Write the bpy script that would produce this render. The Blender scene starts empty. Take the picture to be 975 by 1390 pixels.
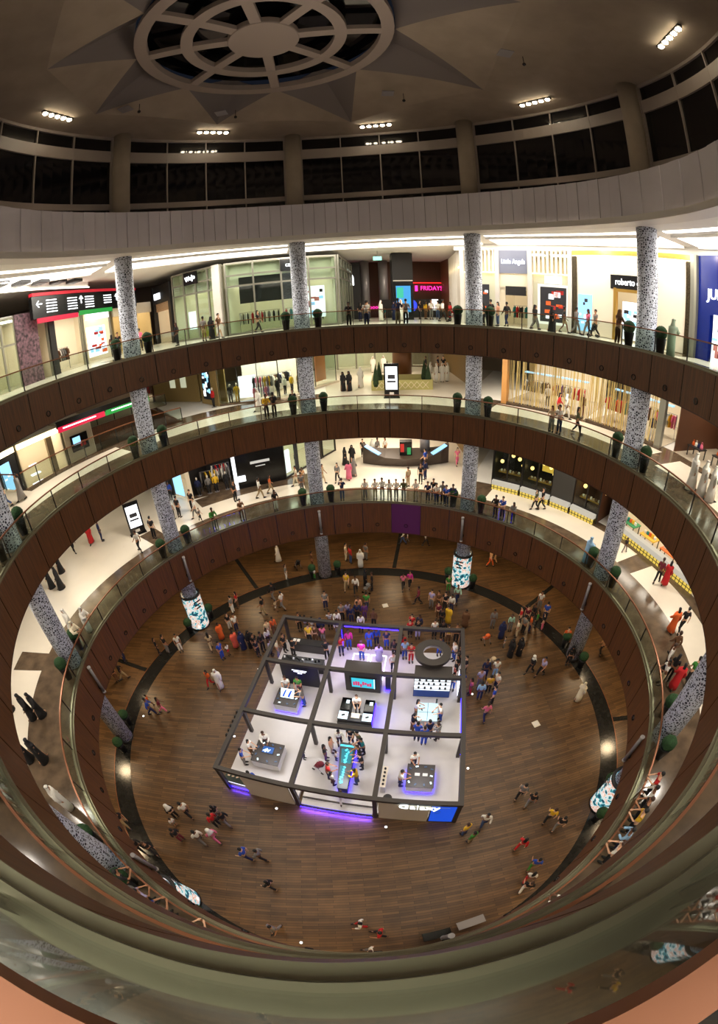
import bpy, bmesh, math, random
from math import sin, cos, pi, radians, hypot, atan2
from mathutils import Vector, Matrix
random.seed(7)
SC = bpy.context.scene
COL = SC.collection
SC.view_settings.view_transform = 'Standard'
SC.view_settings.look = 'None'
SC.view_settings.gamma = 1
SC.view_settings.use_curve_mapping = False
SC.view_settings.exposure = 0.0
cy = SC.cycles
cy.use_denoising = True
cy.max_bounces = 6
cy.diffuse_bounces = 3
cy.glossy_bounces = 3
cy.transmission_bounces = 6
cy.transparent_max_bounces = 16
cy.caustics_reflective = False
cy.caustics_refractive = False
cy.sample_clamp_indirect = 4.0
cy.use_light_tree = True

# ------------------------------------------------------------------ materials
def lin(c):
    return tuple(((v / 12.92) if v <= 0.04045 else ((v + 0.055) / 1.055) ** 2.4) for v in c)
def rgb(r, g, b):
    return lin((r / 255, g / 255, b / 255)) + (1.0,)
MATS = {}
def mat(name, color, rough=0.6, metal=0.0, spec=0.5, emit=None, strength=0.0, alpha=1.0, noise=0.0, nscale=6.0):
    if name in MATS: return MATS[name]
    m = bpy.data.materials.new(name); m.use_nodes = True
    nt = m.node_tree; b = nt.nodes['Principled BSDF']
    b.inputs['Base Color'].default_value = color
    b.inputs['Roughness'].default_value = rough
    b.inputs['Metallic'].default_value = metal
    b.inputs['Specular IOR Level'].default_value = spec
    b.inputs['Alpha'].default_value = alpha
    if emit is not None:
        b.inputs['Emission Color'].default_value = emit
        b.inputs['Emission Strength'].default_value = strength
    if noise > 0:
        tc = nt.nodes.new('ShaderNodeTexCoord'); n = nt.nodes.new('ShaderNodeTexNoise')
        n.inputs['Scale'].default_value = nscale; n.inputs['Detail'].default_value = 5
        nt.links.new(tc.outputs['Object'], n.inputs['Vector'])
        mr = nt.nodes.new('ShaderNodeMapRange')
        mr.inputs['From Min'].default_value = .3; mr.inputs['From Max'].default_value = .7
        mr.inputs['To Min'].default_value = 1 - noise; mr.inputs['To Max'].default_value = 1 + noise
        nt.links.new(n.outputs['Fac'], mr.inputs['Value'])
        mx = nt.nodes.new('ShaderNodeVectorMath'); mx.operation = 'SCALE'
        mx.inputs[0].default_value = color[:3]
        nt.links.new(mr.outputs['Result'], mx.inputs['Scale'])
        nt.links.new(mx.outputs['Vector'], b.inputs['Base Color'])
    MATS[name] = m
    return m
def nodes_of(m):
    nt = m.node_tree
    return nt, nt.nodes['Principled BSDF']
def glow(name, color, strength):
    if name in MATS: return MATS[name]
    m = mat(name, tuple(.12 * c for c in color[:3]) + (1,), .5, emit=color, strength=strength)
    return m

M_WHITE = mat('white_plaster', rgb(232, 228, 220), .7)
M_CEIL = mat('gallery_ceiling', rgb(236, 232, 224), .75)
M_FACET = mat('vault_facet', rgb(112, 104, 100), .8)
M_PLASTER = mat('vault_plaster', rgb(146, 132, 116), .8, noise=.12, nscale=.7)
M_PANEL = mat('grey_panel', rgb(206, 200, 206), .45, noise=.05, nscale=.5)
M_LIP = mat('pale_lip', rgb(214, 208, 200), .5)
M_DARKMETAL = mat('dark_metal', rgb(38, 33, 31), .4, .3)
M_STEEL = mat('brushed_steel', rgb(128, 122, 102), .36, .8)
M_BRONZE = mat('bronze_rail', rgb(132, 84, 56), .38, .5)
M_BLACK = mat('black_gloss', rgb(12, 12, 13), .25)
M_GREY = mat('grey_metal', rgb(140, 136, 138), .4, .3)
M_NIGHT = mat('night_glass', rgb(10, 10, 12), .08, 0, .6)
M_FRAMEW = mat('window_frame', rgb(136, 124, 116), .5)
M_WOODTRIM = mat('dark_wood_trim', rgb(60, 32, 20), .4)

def glass_material():
    m = bpy.data.materials.new('balustrade_glass'); m.use_nodes = True
    nt = m.node_tree; nt.nodes.remove(nt.nodes['Principled BSDF'])
    out = nt.nodes['Material Output']
    t = nt.nodes.new('ShaderNodeBsdfTransparent'); t.inputs[0].default_value = (.84, .9, .86, 1)
    g = nt.nodes.new('ShaderNodeBsdfGlossy'); g.inputs['Roughness'].default_value = .03
    lw = nt.nodes.new('ShaderNodeLayerWeight'); lw.inputs['Blend'].default_value = .5
    pw = nt.nodes.new('ShaderNodeMath'); pw.operation = 'POWER'; pw.inputs[1].default_value = 5.0
    fr = nt.nodes.new('ShaderNodeMath'); fr.operation = 'MULTIPLY_ADD'; fr.inputs[1].default_value = .8; fr.inputs[2].default_value = .035
    nt.links.new(lw.outputs['Facing'], pw.inputs[0]); nt.links.new(pw.outputs[0], fr.inputs[0])
    mx = nt.nodes.new('ShaderNodeMixShader')
    nt.links.new(fr.outputs[0], mx.inputs[0]); nt.links.new(t.outputs[0], mx.inputs[1]); nt.links.new(g.outputs[0], mx.inputs[2])
    nt.links.new(mx.outputs[0], out.inputs['Surface'])
    return m
M_GLASS = glass_material()

def wood_floor():
    m = mat('wood_floor', rgb(90, 62, 40), .38)
    nt, b = nodes_of(m)
    tc = nt.nodes.new('ShaderNodeTexCoord')
    mp = nt.nodes.new('ShaderNodeMapping'); mp.inputs['Rotation'].default_value = (0, 0, radians(-3))
    br = nt.nodes.new('ShaderNodeTexBrick')
    br.inputs['Scale'].default_value = 1.0
    br.inputs['Brick Width'].default_value = 1.5
    br.inputs['Row Height'].default_value = .15
    br.inputs['Mortar Size'].default_value = .008
    br.inputs['Bias'].default_value = -.1
    br.inputs['Color1'].default_value = rgb(104, 76, 46)
    br.inputs['Color2'].default_value = rgb(70, 49, 29)
    br.inputs['Mortar'].default_value = rgb(44, 30, 20)
    n = nt.nodes.new('ShaderNodeTexNoise'); n.inputs['Scale'].default_value = 1.2; n.inputs['Detail'].default_value = 6
    mx = nt.nodes.new('ShaderNodeMixRGB'); mx.blend_type = 'OVERLAY'; mx.inputs[0].default_value = .45
    nt.links.new(tc.outputs['Object'], mp.inputs[0]); nt.links.new(mp.outputs[0], br.inputs[0]); nt.links.new(mp.outputs[0], n.inputs['Vector'])
    nt.links.new(br.outputs['Color'], mx.inputs[1]); nt.links.new(n.outputs['Fac'], mx.inputs[2])
    nt.links.new(mx.outputs[0], b.inputs['Base Color'])
    return m
M_WOODFLOOR = wood_floor()
M_GRANITE = mat('black_granite', rgb(34, 34, 32), .18, noise=.35, nscale=3)
M_BROWNSTONE = mat('brown_marble', rgb(92, 76, 60), .15, noise=.35, nscale=1.5)
M_MARBLE = mat('white_marble', rgb(232, 222, 204), .22, noise=.04, nscale=.6)
M_TILE = mat('pale_tile', rgb(206, 192, 170), .25, noise=.05, nscale=.6)
def veneer():
    m = mat('fascia_veneer', rgb(94, 48, 28), .45)
    nt, b = nodes_of(m)
    tc = nt.nodes.new('ShaderNodeTexCoord')
    mp = nt.nodes.new('ShaderNodeMapping'); mp.inputs['Scale'].default_value = (5, 5, .35)
    n = nt.nodes.new('ShaderNodeTexNoise'); n.inputs['Scale'].default_value = 2.0; n.inputs['Detail'].default_value = 6
    cr = nt.nodes.new('ShaderNodeValToRGB')
    cr.color_ramp.elements[0].position = .3; cr.color_ramp.elements[0].color = rgb(72, 42, 18)
    cr.color_ramp.elements[1].position = .72; cr.color_ramp.elements[1].color = rgb(104, 63, 29)
    nt.links.new(tc.outputs['Object'], mp.inputs[0]); nt.links.new(mp.outputs[0], n.inputs['Vector'])
    nt.links.new(n.outputs['Fac'], cr.inputs[0]); nt.links.new(cr.outputs[0], b.inputs['Base Color'])
    return m
M_VENEER = veneer()
def lattice():
    m = mat('arabesque_cladding', rgb(150, 150, 156), .5)
    nt, b = nodes_of(m)
    uv = nt.nodes.new('ShaderNodeUVMap')
    v = nt.nodes.new('ShaderNodeTexVoronoi'); v.feature = 'DISTANCE_TO_EDGE'
    v.inputs['Scale'].default_value = 8.5; v.inputs['Randomness'].default_value = .7
    cr = nt.nodes.new('ShaderNodeValToRGB'); cr.color_ramp.interpolation = 'LINEAR'
    cr.color_ramp.elements[0].position = .13; cr.color_ramp.elements[0].color = rgb(216, 222, 236)
    cr.color_ramp.elements[1].position = .165; cr.color_ramp.elements[1].color = rgb(24, 32, 58)
    nt.links.new(uv.outputs[0], v.inputs['Vector']); nt.links.new(v.outputs['Distance'], cr.inputs[0])
    nt.links.new(cr.outputs[0], b.inputs['Base Color'])
    return m
M_LATTICE = lattice()

# ------------------------------------------------------------------ mesh builder
def PP(R, az, z):
    a = radians(az); return Vector((R * sin(a), R * cos(a), z))
class MB:
    def __init__(s): s.v = []; s.f = []; s.m = []; s.uv = None; s.sm = []
    def face(s, idx, mi=0, smooth=False): s.f.append(tuple(idx)); s.m.append(mi); s.sm.append(smooth)
    def box(s, c, d, rz=0.0, mi=0):
        b = len(s.v); cx, cyy, cz = c; hx, hy, hz = d[0] / 2, d[1] / 2, d[2] / 2; co, si = cos(rz), sin(rz)
        for x, y, z in ((-1, -1, -1), (1, -1, -1), (1, 1, -1), (-1, 1, -1), (-1, -1, 1), (1, -1, 1), (1, 1, 1), (-1, 1, 1)):
            X, Y = x * hx, y * hy; s.v.append((cx + X * co - Y * si, cyy + X * si + Y * co, cz + z * hz))
        for q in ((3, 2, 1, 0), (4, 5, 6, 7), (0, 1, 5, 4), (1, 2, 6, 5), (2, 3, 7, 6), (3, 0, 4, 7)): s.face([b + i for i in q], mi)
        return s
    def bar(s, p, q, w, h=None, mi=0, up=(0, 0, 1)):
        h = h or w; p, q = Vector(p), Vector(q); d = (q - p).normalized(); u = Vector(up)
        if abs(d.dot(u)) > .98: u = Vector((0, 1, 0))
        r = d.cross(u).normalized(); u = r.cross(d); b = len(s.v)
        for e in (p, q):
            for a, c in ((-1, -1), (1, -1), (1, 1), (-1, 1)): s.v.append(tuple(e + r * a * w / 2 + u * c * h / 2))
        for k in ((0, 1, 2, 3), (7, 6, 5, 4), (0, 4, 5, 1), (1, 5, 6, 2), (2, 6, 7, 3), (3, 7, 4, 0)): s.face([b + i for i in k], mi)
        return s
    def tube(s, pts, rad, n=8, mi=0, cap=True):
        pts = [Vector(p) for p in pts]; rr = rad if isinstance(rad, (list, tuple)) else [rad] * len(pts); b = len(s.v); N = len(pts)
        for i, p in enumerate(pts):
            d = (pts[min(i + 1, N - 1)] - pts[max(i - 1, 0)]).normalized(); u = Vector((0, 0, 1))
            if abs(d.z) > .95: u = Vector((0, 1, 0))
            r = d.cross(u).normalized(); u = r.cross(d)
            for k in range(n):
                a = 2 * pi * k / n; s.v.append(tuple(p + (r * cos(a) + u * sin(a)) * rr[i]))
        for i in range(N - 1):
            for k in range(n):
                k2 = (k + 1) % n; s.face((b + i * n + k, b + i * n + k2, b + (i + 1) * n + k2, b + (i + 1) * n + k), mi, True)
        if cap:
            s.face([b + k for k in range(n)][::-1], mi); s.face([b + (N - 1) * n + k for k in range(n)], mi)
        return s
    def lathe(s, prof, c=(0, 0, 0), n=16, mi=0, smooth=True, caps=True, sx=1.0, sy=1.0):
        b = len(s.v); N = len(prof)
        for r, z in prof:
            for k in range(n):
                a = 2 * pi * k / n; s.v.append((c[0] + r * sx * cos(a), c[1] + r * sy * sin(a), c[2] + z))
        for i in range(N - 1):
            for k in range(n):
                k2 = (k + 1) % n; s.face((b + i * n + k, b + i * n + k2, b + (i + 1) * n + k2, b + (i + 1) * n + k), mi, smooth)
        if caps:
            s.face([b + k for k in range(n)][::-1], mi); s.face([b + (N - 1) * n + k for k in range(n)], mi)
        return s
    def ball(s, c, r, n=10, m=6, mi=0, sc=(1, 1, 1)):
        prof = [(max(1e-4, r * sin(pi * i / m)), -r * cos(pi * i / m)) for i in range(m + 1)]
        b = len(s.v); s.lathe([(p, q) for p, q in prof], (0, 0, 0), n, mi, True, False)
        for i in range(b, len(s.v)):
            x, y, z = s.v[i]; s.v[i] = (c[0] + x * sc[0], c[1] + y * sc[1], c[2] + z * sc[2])
        return s
    def arc(s, R0, R1, z0, z1, a0, a1, step=2.0, mi=0, smooth=False):
        """closed ring sector between two radii and two heights"""
        n = max(1, int(round(abs(a1 - a0) / step))); full = abs(abs(a1 - a0) - 360) < 1e-6; b = len(s.v)
        K = n if full else n + 1
        for i in range(K):
            a = a0 + (a1 - a0) * i / n
            for R, z in ((R0, z0), (R1, z0), (R1, z1), (R0, z1)): s.v.append(tuple(PP(R, a, z)))
        for i in range(n):
            j = (i + 1) % K
            for k in range(4):
                k2 = (k + 1) % 4; s.face((b + i * 4 + k, b + j * 4 + k, b + j * 4 + k2, b + i * 4 + k2), mi, smooth)
        if not full:
            s.face((b, b + 1, b + 2, b + 3), mi); s.face((b + n * 4 + 3, b + n * 4 + 2, b + n * 4 + 1, b + n * 4), mi)
        return s
    def loft(s, rings, n=12, mi=0, caps=True):
        """rings: (x, y, z, rx, ry)"""
        b = len(s.v); N = len(rings)
        for x, y, z, rx, ry in rings:
            for k in range(n):
                a = 2 * pi * k / n; s.v.append((x + rx * cos(a), y + ry * sin(a), z))
        for i in range(N - 1):
            for k in range(n):
                k2 = (k + 1) % n; s.face((b + i * n + k, b + i * n + k2, b + (i + 1) * n + k2, b + (i + 1) * n + k), mi, True)
        if caps: s.face([b + k for k in range(n)][::-1], mi); s.face([b + (N - 1) * n + k for k in range(n)], mi)
        return s
    def mesh(s, name, mats):
        me = bpy.data.meshes.new(name); me.from_pydata(s.v, [], s.f)
        for m in (mats if isinstance(mats, (list, tuple)) else [mats]): me.materials.append(m)
        me.polygons.foreach_set('material_index', s.m); me.polygons.foreach_set('use_smooth', s.sm)
        bm = bmesh.new(); bm.from_mesh(me); bmesh.ops.recalc_face_normals(bm, faces=bm.faces[:]); bm.to_mesh(me); bm.free()
        me.update(); return me
    def build(s, name, mats, parent=None):
        o = bpy.data.objects.new(name, s.mesh(name, mats)); COL.objects.link(o)
        if parent is not None: o.parent = parent
        return o
def tag(o, label=None, cat=None, group=None, kind=None):
    if label: o['label'] = label
    if cat: o['category'] = cat
    if group: o['group'] = group
    if kind: o['kind'] = kind
    return o
def empty(name, loc=(0, 0, 0), rz=0.0, label=None, cat=None, group=None, kind=None):
    o = bpy.data.objects.new(name, None); COL.objects.link(o); o.location = loc; o.rotation_euler = (0, 0, rz); o.empty_display_size = .3
    return tag(o, label, cat, group, kind)
def struct(o, label=None): return tag(o, label, None, None, 'structure')
KIDS = {}
def copy_tree(o, parent=None, kids=None):
    c = o.copy(); COL.objects.link(c); c.parent = parent
    for ch in (kids if kids is not None else o.children): copy_tree(ch, c)
    return c
def text_mesh(body, size, depth=.03, align='CENTER'):
    cu = bpy.data.curves.new('lettering', 'FONT'); cu.body = body; cu.size = size; cu.extrude = depth; cu.align_x = align; cu.align_y = 'CENTER'; cu.resolution_u = 3
    o = bpy.data.objects.new('lettering', cu); COL.objects.link(o)
    dg = bpy.context.evaluated_depsgraph_get(); me = bpy.data.meshes.new_from_object(o.evaluated_get(dg))
    bpy.data.objects.remove(o); bpy.data.curves.remove(cu); return me
def lettering(body, size, loc, parent, m, rot=(pi / 2, 0, 0), sx=1.0, name='lettering', align='CENTER'):
    me = text_mesh(body, size, align=align); me.materials.clear(); me.materials.append(m)
    o = bpy.data.objects.new(name, me); COL.objects.link(o); o.parent = parent; o.location = loc; o.rotation_euler = rot; o.scale = (sx, 1, 1)
    return o

# ------------------------------------------------------------------ lights
def area(name, loc, size, power, color=(1, .85, .68), rot=(0, 0, 0), spread=pi, shape='DISK', sy=None):
    l = bpy.data.lights.new(name, 'AREA'); l.shape = shape; l.size = size; l.energy = power; l.color = color; l.spread = spread
    if sy: l.shape = 'RECTANGLE'; l.size_y = sy
    o = bpy.data.objects.new(name, l); COL.objects.link(o); o.location = loc; o.rotation_euler = rot; return o
def spot(name, loc, target, power, angle, color=(1, .85, .68), blend=.6, rad=.12):
    l = bpy.data.lights.new(name, 'SPOT'); l.energy = power; l.color = color; l.spot_size = angle; l.spot_blend = blend; l.shadow_soft_size = rad
    o = bpy.data.objects.new(name, l); COL.objects.link(o); o.location = loc
    o.rotation_euler = (Vector(target) - Vector(loc)).to_track_quat('-Z', 'Y').to_euler(); return o

# ------------------------------------------------------------------ camera
cam = bpy.data.cameras.new('camera'); CAM = bpy.data.objects.new('camera', cam); COL.objects.link(CAM); SC.camera = CAM
cam.type = 'PANO'
_t = cam if hasattr(cam, 'panorama_type') else cam.cycles
_t.panorama_type = 'FISHEYE_LENS_POLYNOMIAL'
# a fisheye lens: radius on the sensor = f * (angle - 0.0166 angle^3), written as angle from radius
_f, _k = 568.1 / 975 * 36, -0.0166
_t.fisheye_polynomial_k0 = 0.0; _t.fisheye_polynomial_k1 = -1.0 / _f; _t.fisheye_polynomial_k2 = 0.0
_t.fisheye_polynomial_k3 = _k / _f ** 3; _t.fisheye_polynomial_k4 = 0.0; _t.fisheye_fov = radians(250)
cam.sensor_fit = 'HORIZONTAL'; cam.sensor_width = 36; cam.shift_y = -45 / 1390.0
cam.clip_start = .05; cam.clip_end = 500
CAM.location = (0.60, -14.91, 22.88)
def cam_rot(pitch, roll):
    # forward +Y pitched, camera looks along -Z; roll about the view axis
    cp, sp = cos(pitch), sin(pitch); c, s_ = cos(roll), sin(roll)
    fwd = Vector((0, cp, sp)); up0 = Vector((0, -sp, cp)); right0 = Vector((1, 0, 0))
    right = right0 * c + up0 * s_
    up = -right0 * s_ + up0 * c
    return Matrix((right, up, -fwd)).transposed()
CAM.rotation_euler = cam_rot(radians(-24.0), radians(-2.96)).to_euler()
# ------------------------------------------------------------------ levels
R0 = 15.0
ZF = [0.0, 7.46, 15.02, 21.22]                 # floor heights
FAS = {1: (4.69, 7.48), 2: (12.97, 15.04), 3: (19.35, 21.28)}
LEVELN = {0: 'the ground floor', 1: 'the first gallery', 2: 'the second gallery', 3: 'the top gallery'}
COLAZ = [-10.6 + 45 * k for k in range(8)]
COLAZ = [a if a <= 180 else a - 360 for a in COLAZ]
CN = ['far left-centre', 'far right-centre', 'right', 'lower-right', 'bottom', 'bottom-left', 'lower-left', 'left']

# ground floor
s = MB().arc(0.01, 15.2, -.3, 0, -180, 180, 3); o = s.build('floor', M_WOODFLOOR); struct(o)
s = MB().arc(15.2, 16.36, -.3, .004, -180, 180, 2); struct(s.build('trim_1', M_GRANITE), 'polished black granite ring set into the ground floor')
s = MB().arc(16.33, 16.38, -.3, .012, -180, 180, 2); struct(s.build('trim_2', M_BRONZE))
s = MB().arc(16.38, 27, -.3, 0, -180, 180, 3); struct(s.build('floor', M_WOODFLOOR))
s = MB()
for a in COLAZ:
    for da in (22.5,):
        p, q = PP(16.4, a + da, .004), PP(23, a + da, .004); s.bar(p, q, .35, .02)
struct(s.build('trim_3', M_GRANITE))
# ground floor outer wall under the first gallery, with a warm lit plinth
s = MB().arc(23.6, 24.0, 0, 4.9, -180, 180, 3); struct(s.build('wall_ground', M_WOODTRIM))
s = MB().arc(23.2, 23.6, 0, .5, -180, 180, 3); struct(s.build('trim_4', mat('gold_plinth', rgb(150, 110, 50), .35, .4, noise=.4, nscale=9)))

# galleries -----------------------------------------------------------------
HALL = (-1.0, 26.5)                                  # the hall opening at the back, degrees
def slab(level, a0, a1, Rout):
    zb, zt = FAS[level]; zf = ZF[level]
    soff = zb + .02
    o = MB().arc(15.05, Rout, soff, zf - .02, a0, a1, 2.5).build('floor_slab', M_WHITE); struct(o)
for L, cuts in ((1, [(-180, 180, 36)]), (2, [(-40, 180, 36), (-180, -80, 36), (-80, -40, 20.75)]), (3, [(-180, 180, 36)])):
    for a0, a1, ro in cuts: slab(L, a0, a1, ro)
def bands(level, Rw0, Rw1, Rout, parts):
    zf = ZF[level]
    inner = MB(); white = MB(); outer = MB(); cross = MB()
    inner.arc(15.02, Rw0, zf - .02, zf, -180, 180, 2)
    half = degrees_of(0.75, 19)
    for a in COLAZ:
        white.arc(Rw0, Rw1, zf - .02, zf, a + half, a + 45 - half, 2.2)
        cross.arc(Rw0, Rw1, zf - .02, zf, a - half, a + half, 2)
    for a0, a1, r1, m in parts:
        (white if m else outer).arc(Rw1, r1, zf - .02, zf, a0, a1, 2.5)
    struct(inner.build('floor_border', M_BROWNSTONE)); struct(white.build('floor_marble', M_MARBLE))
    struct(cross.build('floor_band', M_BROWNSTONE))
    if outer.v: struct(outer.build('floor_border', M_BROWNSTONE))
def degrees_of(w, R): return math.degrees(w / R)
bands(1, 17.85, 20.1, 36, [(-180, -40, 36, 1), (-40, -8, 22, 0), (-8, 30, 36, 1), (30, 180, 21, 0)])
bands(2, 17.3, 19.9, 36, [(-180, -80, 30, 1), (-80, -40, 20.75, 0), (-40, -5, 22, 0), (-5, 28, 36, 1), (28, 180, 21, 0)])
bands(3, 17.0, 20.0, 36, [(-180, -30, 36, 1), (-30, -1, 21, 0), (-1, 28, 36, 1), (28, 180, 21, 0)])

# fascias: curved wood veneer panels
for L in (1, 2, 3):
    zb, zt = FAS[L]; s = MB(); j = MB()
    for k in range(40):
        a = -10.6 + 4.5 + 9 * k
        s.arc(14.985, 15.06, zb, zt - .06, a + .12, a + 8.88, 1.5)
    j.arc(15.0, 15.1, zb + .02, zt - .08, -180, 180, 1.5)
    root = s.build('wall_fascia', M_VENEER); struct(root, 'curved dark wood fascia below the %s balustrade' % ['', 'first', 'second', 'top'][L])
    struct(j.build('trim_joint', M_BLACK))
    sp = MB().arc(14.965, 15.2, zt - .06, zt, -180, 180, 1.5); struct(sp.build('trim_sill', M_STEEL), 'brushed steel sill along the gallery edge')
    sf = MB().arc(14.985, 15.3, zb - .05, zb, -180, 180, 1.5); struct(sf.build('trim_soffit', M_WOODTRIM))
    # one recessed spotlight in every fascia panel
    lathe = None
    for k in range(40):
        a = -10.6 + 9 + 9 * k
        p = PP(14.975, a, zb + (.75 if L == 1 else .5))
        if L == 2 or (L == 3 and abs((a + 180) % 360 - 180) > 140): continue
        if lathe is None:
            lo = MB().lathe([(.16, -.05), (.16, .03), (.13, .05), (.12, -.02)], n=12).build('fascia_spotlight', M_BLACK)
            lathe = lo
        else:
            lo = lathe.copy(); COL.objects.link(lo)
        lo.location = p; lo.rotation_euler = (radians(90), 0, -radians(a))
        tag(lo, 'small round black spotlight recessed in the %s wood fascia' % ('lowest' if L == 1 else 'top'), 'spotlight', 'spotlights in the %s fascia' % ('lowest' if L == 1 else 'top'))

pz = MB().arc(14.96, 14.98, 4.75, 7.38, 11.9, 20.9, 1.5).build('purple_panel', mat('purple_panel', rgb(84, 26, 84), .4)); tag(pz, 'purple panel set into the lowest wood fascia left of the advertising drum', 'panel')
# balustrades ---------------------------------------------------------------
RAILH = 1.17
def balustrade(level, where):
    zt = FAS[level][1]
    root = empty('balustrade', (0, 0, zt), label='curved glass balustrade with bronze handrail around %s' % where, cat='balustrade')
    MB().arc(15.07, 15.14, RAILH - .06, RAILH, -180, 180, 1.5).build('handrail', M_BRONZE, root)
    MB().arc(15.04, 15.14, 0, .1, -180, 180, 1.5).build('base_shoe', M_STEEL, root)
    gp = pp = None
    for k in range(40):
        a = -10.6 + 4.5 + 9 * k
        if gp is None:
            gp = MB().arc(15.08, 15.095, .08, RAILH - .05, .15, 8.85, 1.5).build('glass_panel', M_GLASS, root); g = gp
            pp = MB().box((0, 15.13, RAILH / 2 - .03), (.05, .06, RAILH - .06)).build('post', M_DARKMETAL, root); p = pp
        else:
            g = gp.copy(); COL.objects.link(g); p = pp.copy(); COL.objects.link(p)
        g.rotation_euler = (0, 0, -radians(a)); p.rotation_euler = (0, 0, -radians(a))
    return root
for L in (1, 2, 3): balustrade(L, LEVELN[L])

# columns -------------------------------------------------------------------
def column(az, name):
    b = MB(); n = 28; R = .575
    def wall(z0, z1, r, mi):
        i0 = len(b.v)
        for z in (z0, z1):
            for k in range(n): a = 2 * pi * k / n; b.v.append((r * cos(a), r * sin(a), z))
        for k in range(n): k2 = (k + 1) % n; b.face((i0 + k, i0 + k2, i0 + n + k2, i0 + n + k), mi, True)
        b.face([i0 + k for k in range(n)][::-1], mi); b.face([i0 + n + k for k in range(n)], mi)
    wall(0, 27.75, R, 0); wall(27.75, 36.45, R, 1)
    b.lathe([(R + .04, 0), (R + .04, .12), (R, .14)], n=n, mi=2, caps=False)
    o = b.build('column', [M_LATTICE, M_PLASTER, M_DARKMETAL])
    # UVs in metres around and up
    uvl = o.data.uv_layers.new(name='UVMap'); me = o.data
    for p in me.polygons:
        us = []
        for li in p.loop_indices:
            v = me.vertices[me.loops[li].vertex_index].co; us.append((li, atan2(v.y, v.x) * R, v.z))
        mx = max(u[1] for u in us)
        for li, u, z in us:
            if mx - u > pi * R: u += 2 * pi * R
            uvl.data[li].uv = (u, z)
    o.location = PP(15.75, az, 0)
    struct(o, 'tall patterned column, %s' % name)
    return o
for a, nm in zip(COLAZ, CN): column(a, nm + ' one around the atrium')

# grey mounting tubes on the lowest fascia in front of each column
tb = None
for a, nm in zip(COLAZ, CN):
    if tb is None:
        tb = empty('wall_tube', label='x'); MB().lathe([(.1, -1.05), (.1, 1.05)], n=12).build('tube', M_GREY, tb)
        [MB().lathe([(.115, z_ - .06), (.115, z_ + .06)], n=12).build('end_cap', mat('light_grey', rgb(176, 172, 172), .4), tb) for z_ in (-1.04, 1.04)]
        t = tb
    else: t = copy_tree(tb)
    t.location = PP(14.86, a, 6.02)
    tag(t, 'grey vertical tube fixed to the lowest fascia below the %s column' % nm, 'wall tube', 'grey tubes on the lowest fascia')

# roof drum -----------------------------------------------------------------
# leaning grey panel band between the top gallery and the clerestory
s = MB(); n = 120
for k in range(n):
    a0, a1 = -180 + 3 * k, -180 + 3 * k + 2.9
    d = .025 * (k % 2)
    s.arc(14.25 - d, 14.45, 28.0, 30.3, a0, a1, 1.5)
struct(s.build('wall_band', M_PANEL), 'grey panelled band above the top gallery')
struct(MB().arc(14.3, 14.5, 28.0, 30.28, -180, 180, 2).build('trim_bandback', M_DARKMETAL))
struct(MB().arc(14.05, 15.0, 27.66, 28.0, -180, 180, 2).build('trim_lip', M_LIP))
struct(MB().arc(14.3, 17.2, 30.2, 30.3, -180, 180, 2).build('trim_ledge', M_FRAMEW))
# clerestory: eight bays of windows between the columns
def clerestory(az):
    root = struct(empty('window_1', PP(0.001, 0, 0), -radians(az)), 'row of dark clerestory windows between two columns')
    h = 22.5 - 2.3
    f = MB()
    for z0, z1 in ((30.3, 30.72), (31.05, 31.45), (34.5, 35.3), (36.2, 36.45)): f.arc(15.98, 16.25, z0, z1, -h, h, 2.5)
    n = 4
    for i in range(n + 1):
        a = -h + 2 * h * i / n; f.arc(15.97, 16.22, 30.3, 36.45, a - .14, a + .14, 1)
    f.build('window_frame', M_FRAMEW, root)
    MB().arc(16.1, 16.16, 30.3, 36.45, -h, h, 2.5).build('window_pane', M_NIGHT, root)
    MB().arc(15.9, 16.3, 30.3, 36.45, h, h + 4.6, 1).build('window_pier', M_FRAMEW, root)
for a in COLAZ: clerestory(a + 22.5)
struct(MB().arc(16.6, 16.8, 30.2, 36.45, -180, 180, 3).build('wall_drum', M_BLACK))

# vaulted ceiling: flat plaster with an eight sided opening; petals rise to the oculus ring, folded facets between them
OC = Vector((-2.8, 3.4, 0)); ZC = 36.4; ZO = 37.5
TIPA = [(-82, 9.9), (-30, 8.9), (22, 11.0), (70, 12.3), (115, 11.6), (160, 11.0), (205, 10.6), (242, 10.0)]
INA = [-55, -3, 46, 91, 137, 182, 223, 260]
tips = [OC + PP(r, a_, ZC) for a_, r in TIPA]; inn = [OC + PP(6.15, a_, ZO) for a_ in INA]
M = 160
bmv = bmesh.new()
vo = [bmv.verts.new(PP(17.0, -180 + 360 * i / M, ZC)) for i in range(M)]
vi = [bmv.verts.new(p) for p in tips]
eo = [bmv.edges.new((vo[i], vo[(i + 1) % M])) for i in range(M)] + [bmv.edges.new((vi[i], vi[(i + 1) % 8])) for i in range(8)]
bmesh.ops.triangle_fill(bmv, use_beauty=True, edges=eo, normal=(0, 0, -1))
me = bpy.data.meshes.new('ceiling'); bmv.to_mesh(me); bmv.free(); me.materials.append(M_PLASTER)
o = bpy.data.objects.new('ceiling', me); COL.objects.link(o); struct(o, 'plaster ceiling with a star shaped vault')
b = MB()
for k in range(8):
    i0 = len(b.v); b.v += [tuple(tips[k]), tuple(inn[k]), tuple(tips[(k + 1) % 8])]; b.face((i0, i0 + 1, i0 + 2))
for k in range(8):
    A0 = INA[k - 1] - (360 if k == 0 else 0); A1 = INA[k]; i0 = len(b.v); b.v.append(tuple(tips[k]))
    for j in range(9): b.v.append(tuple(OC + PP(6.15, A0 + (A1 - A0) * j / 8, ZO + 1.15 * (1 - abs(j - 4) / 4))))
    for j in range(8): b.face((i0, i0 + 1 + j, i0 + 2 + j), 1)
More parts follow.
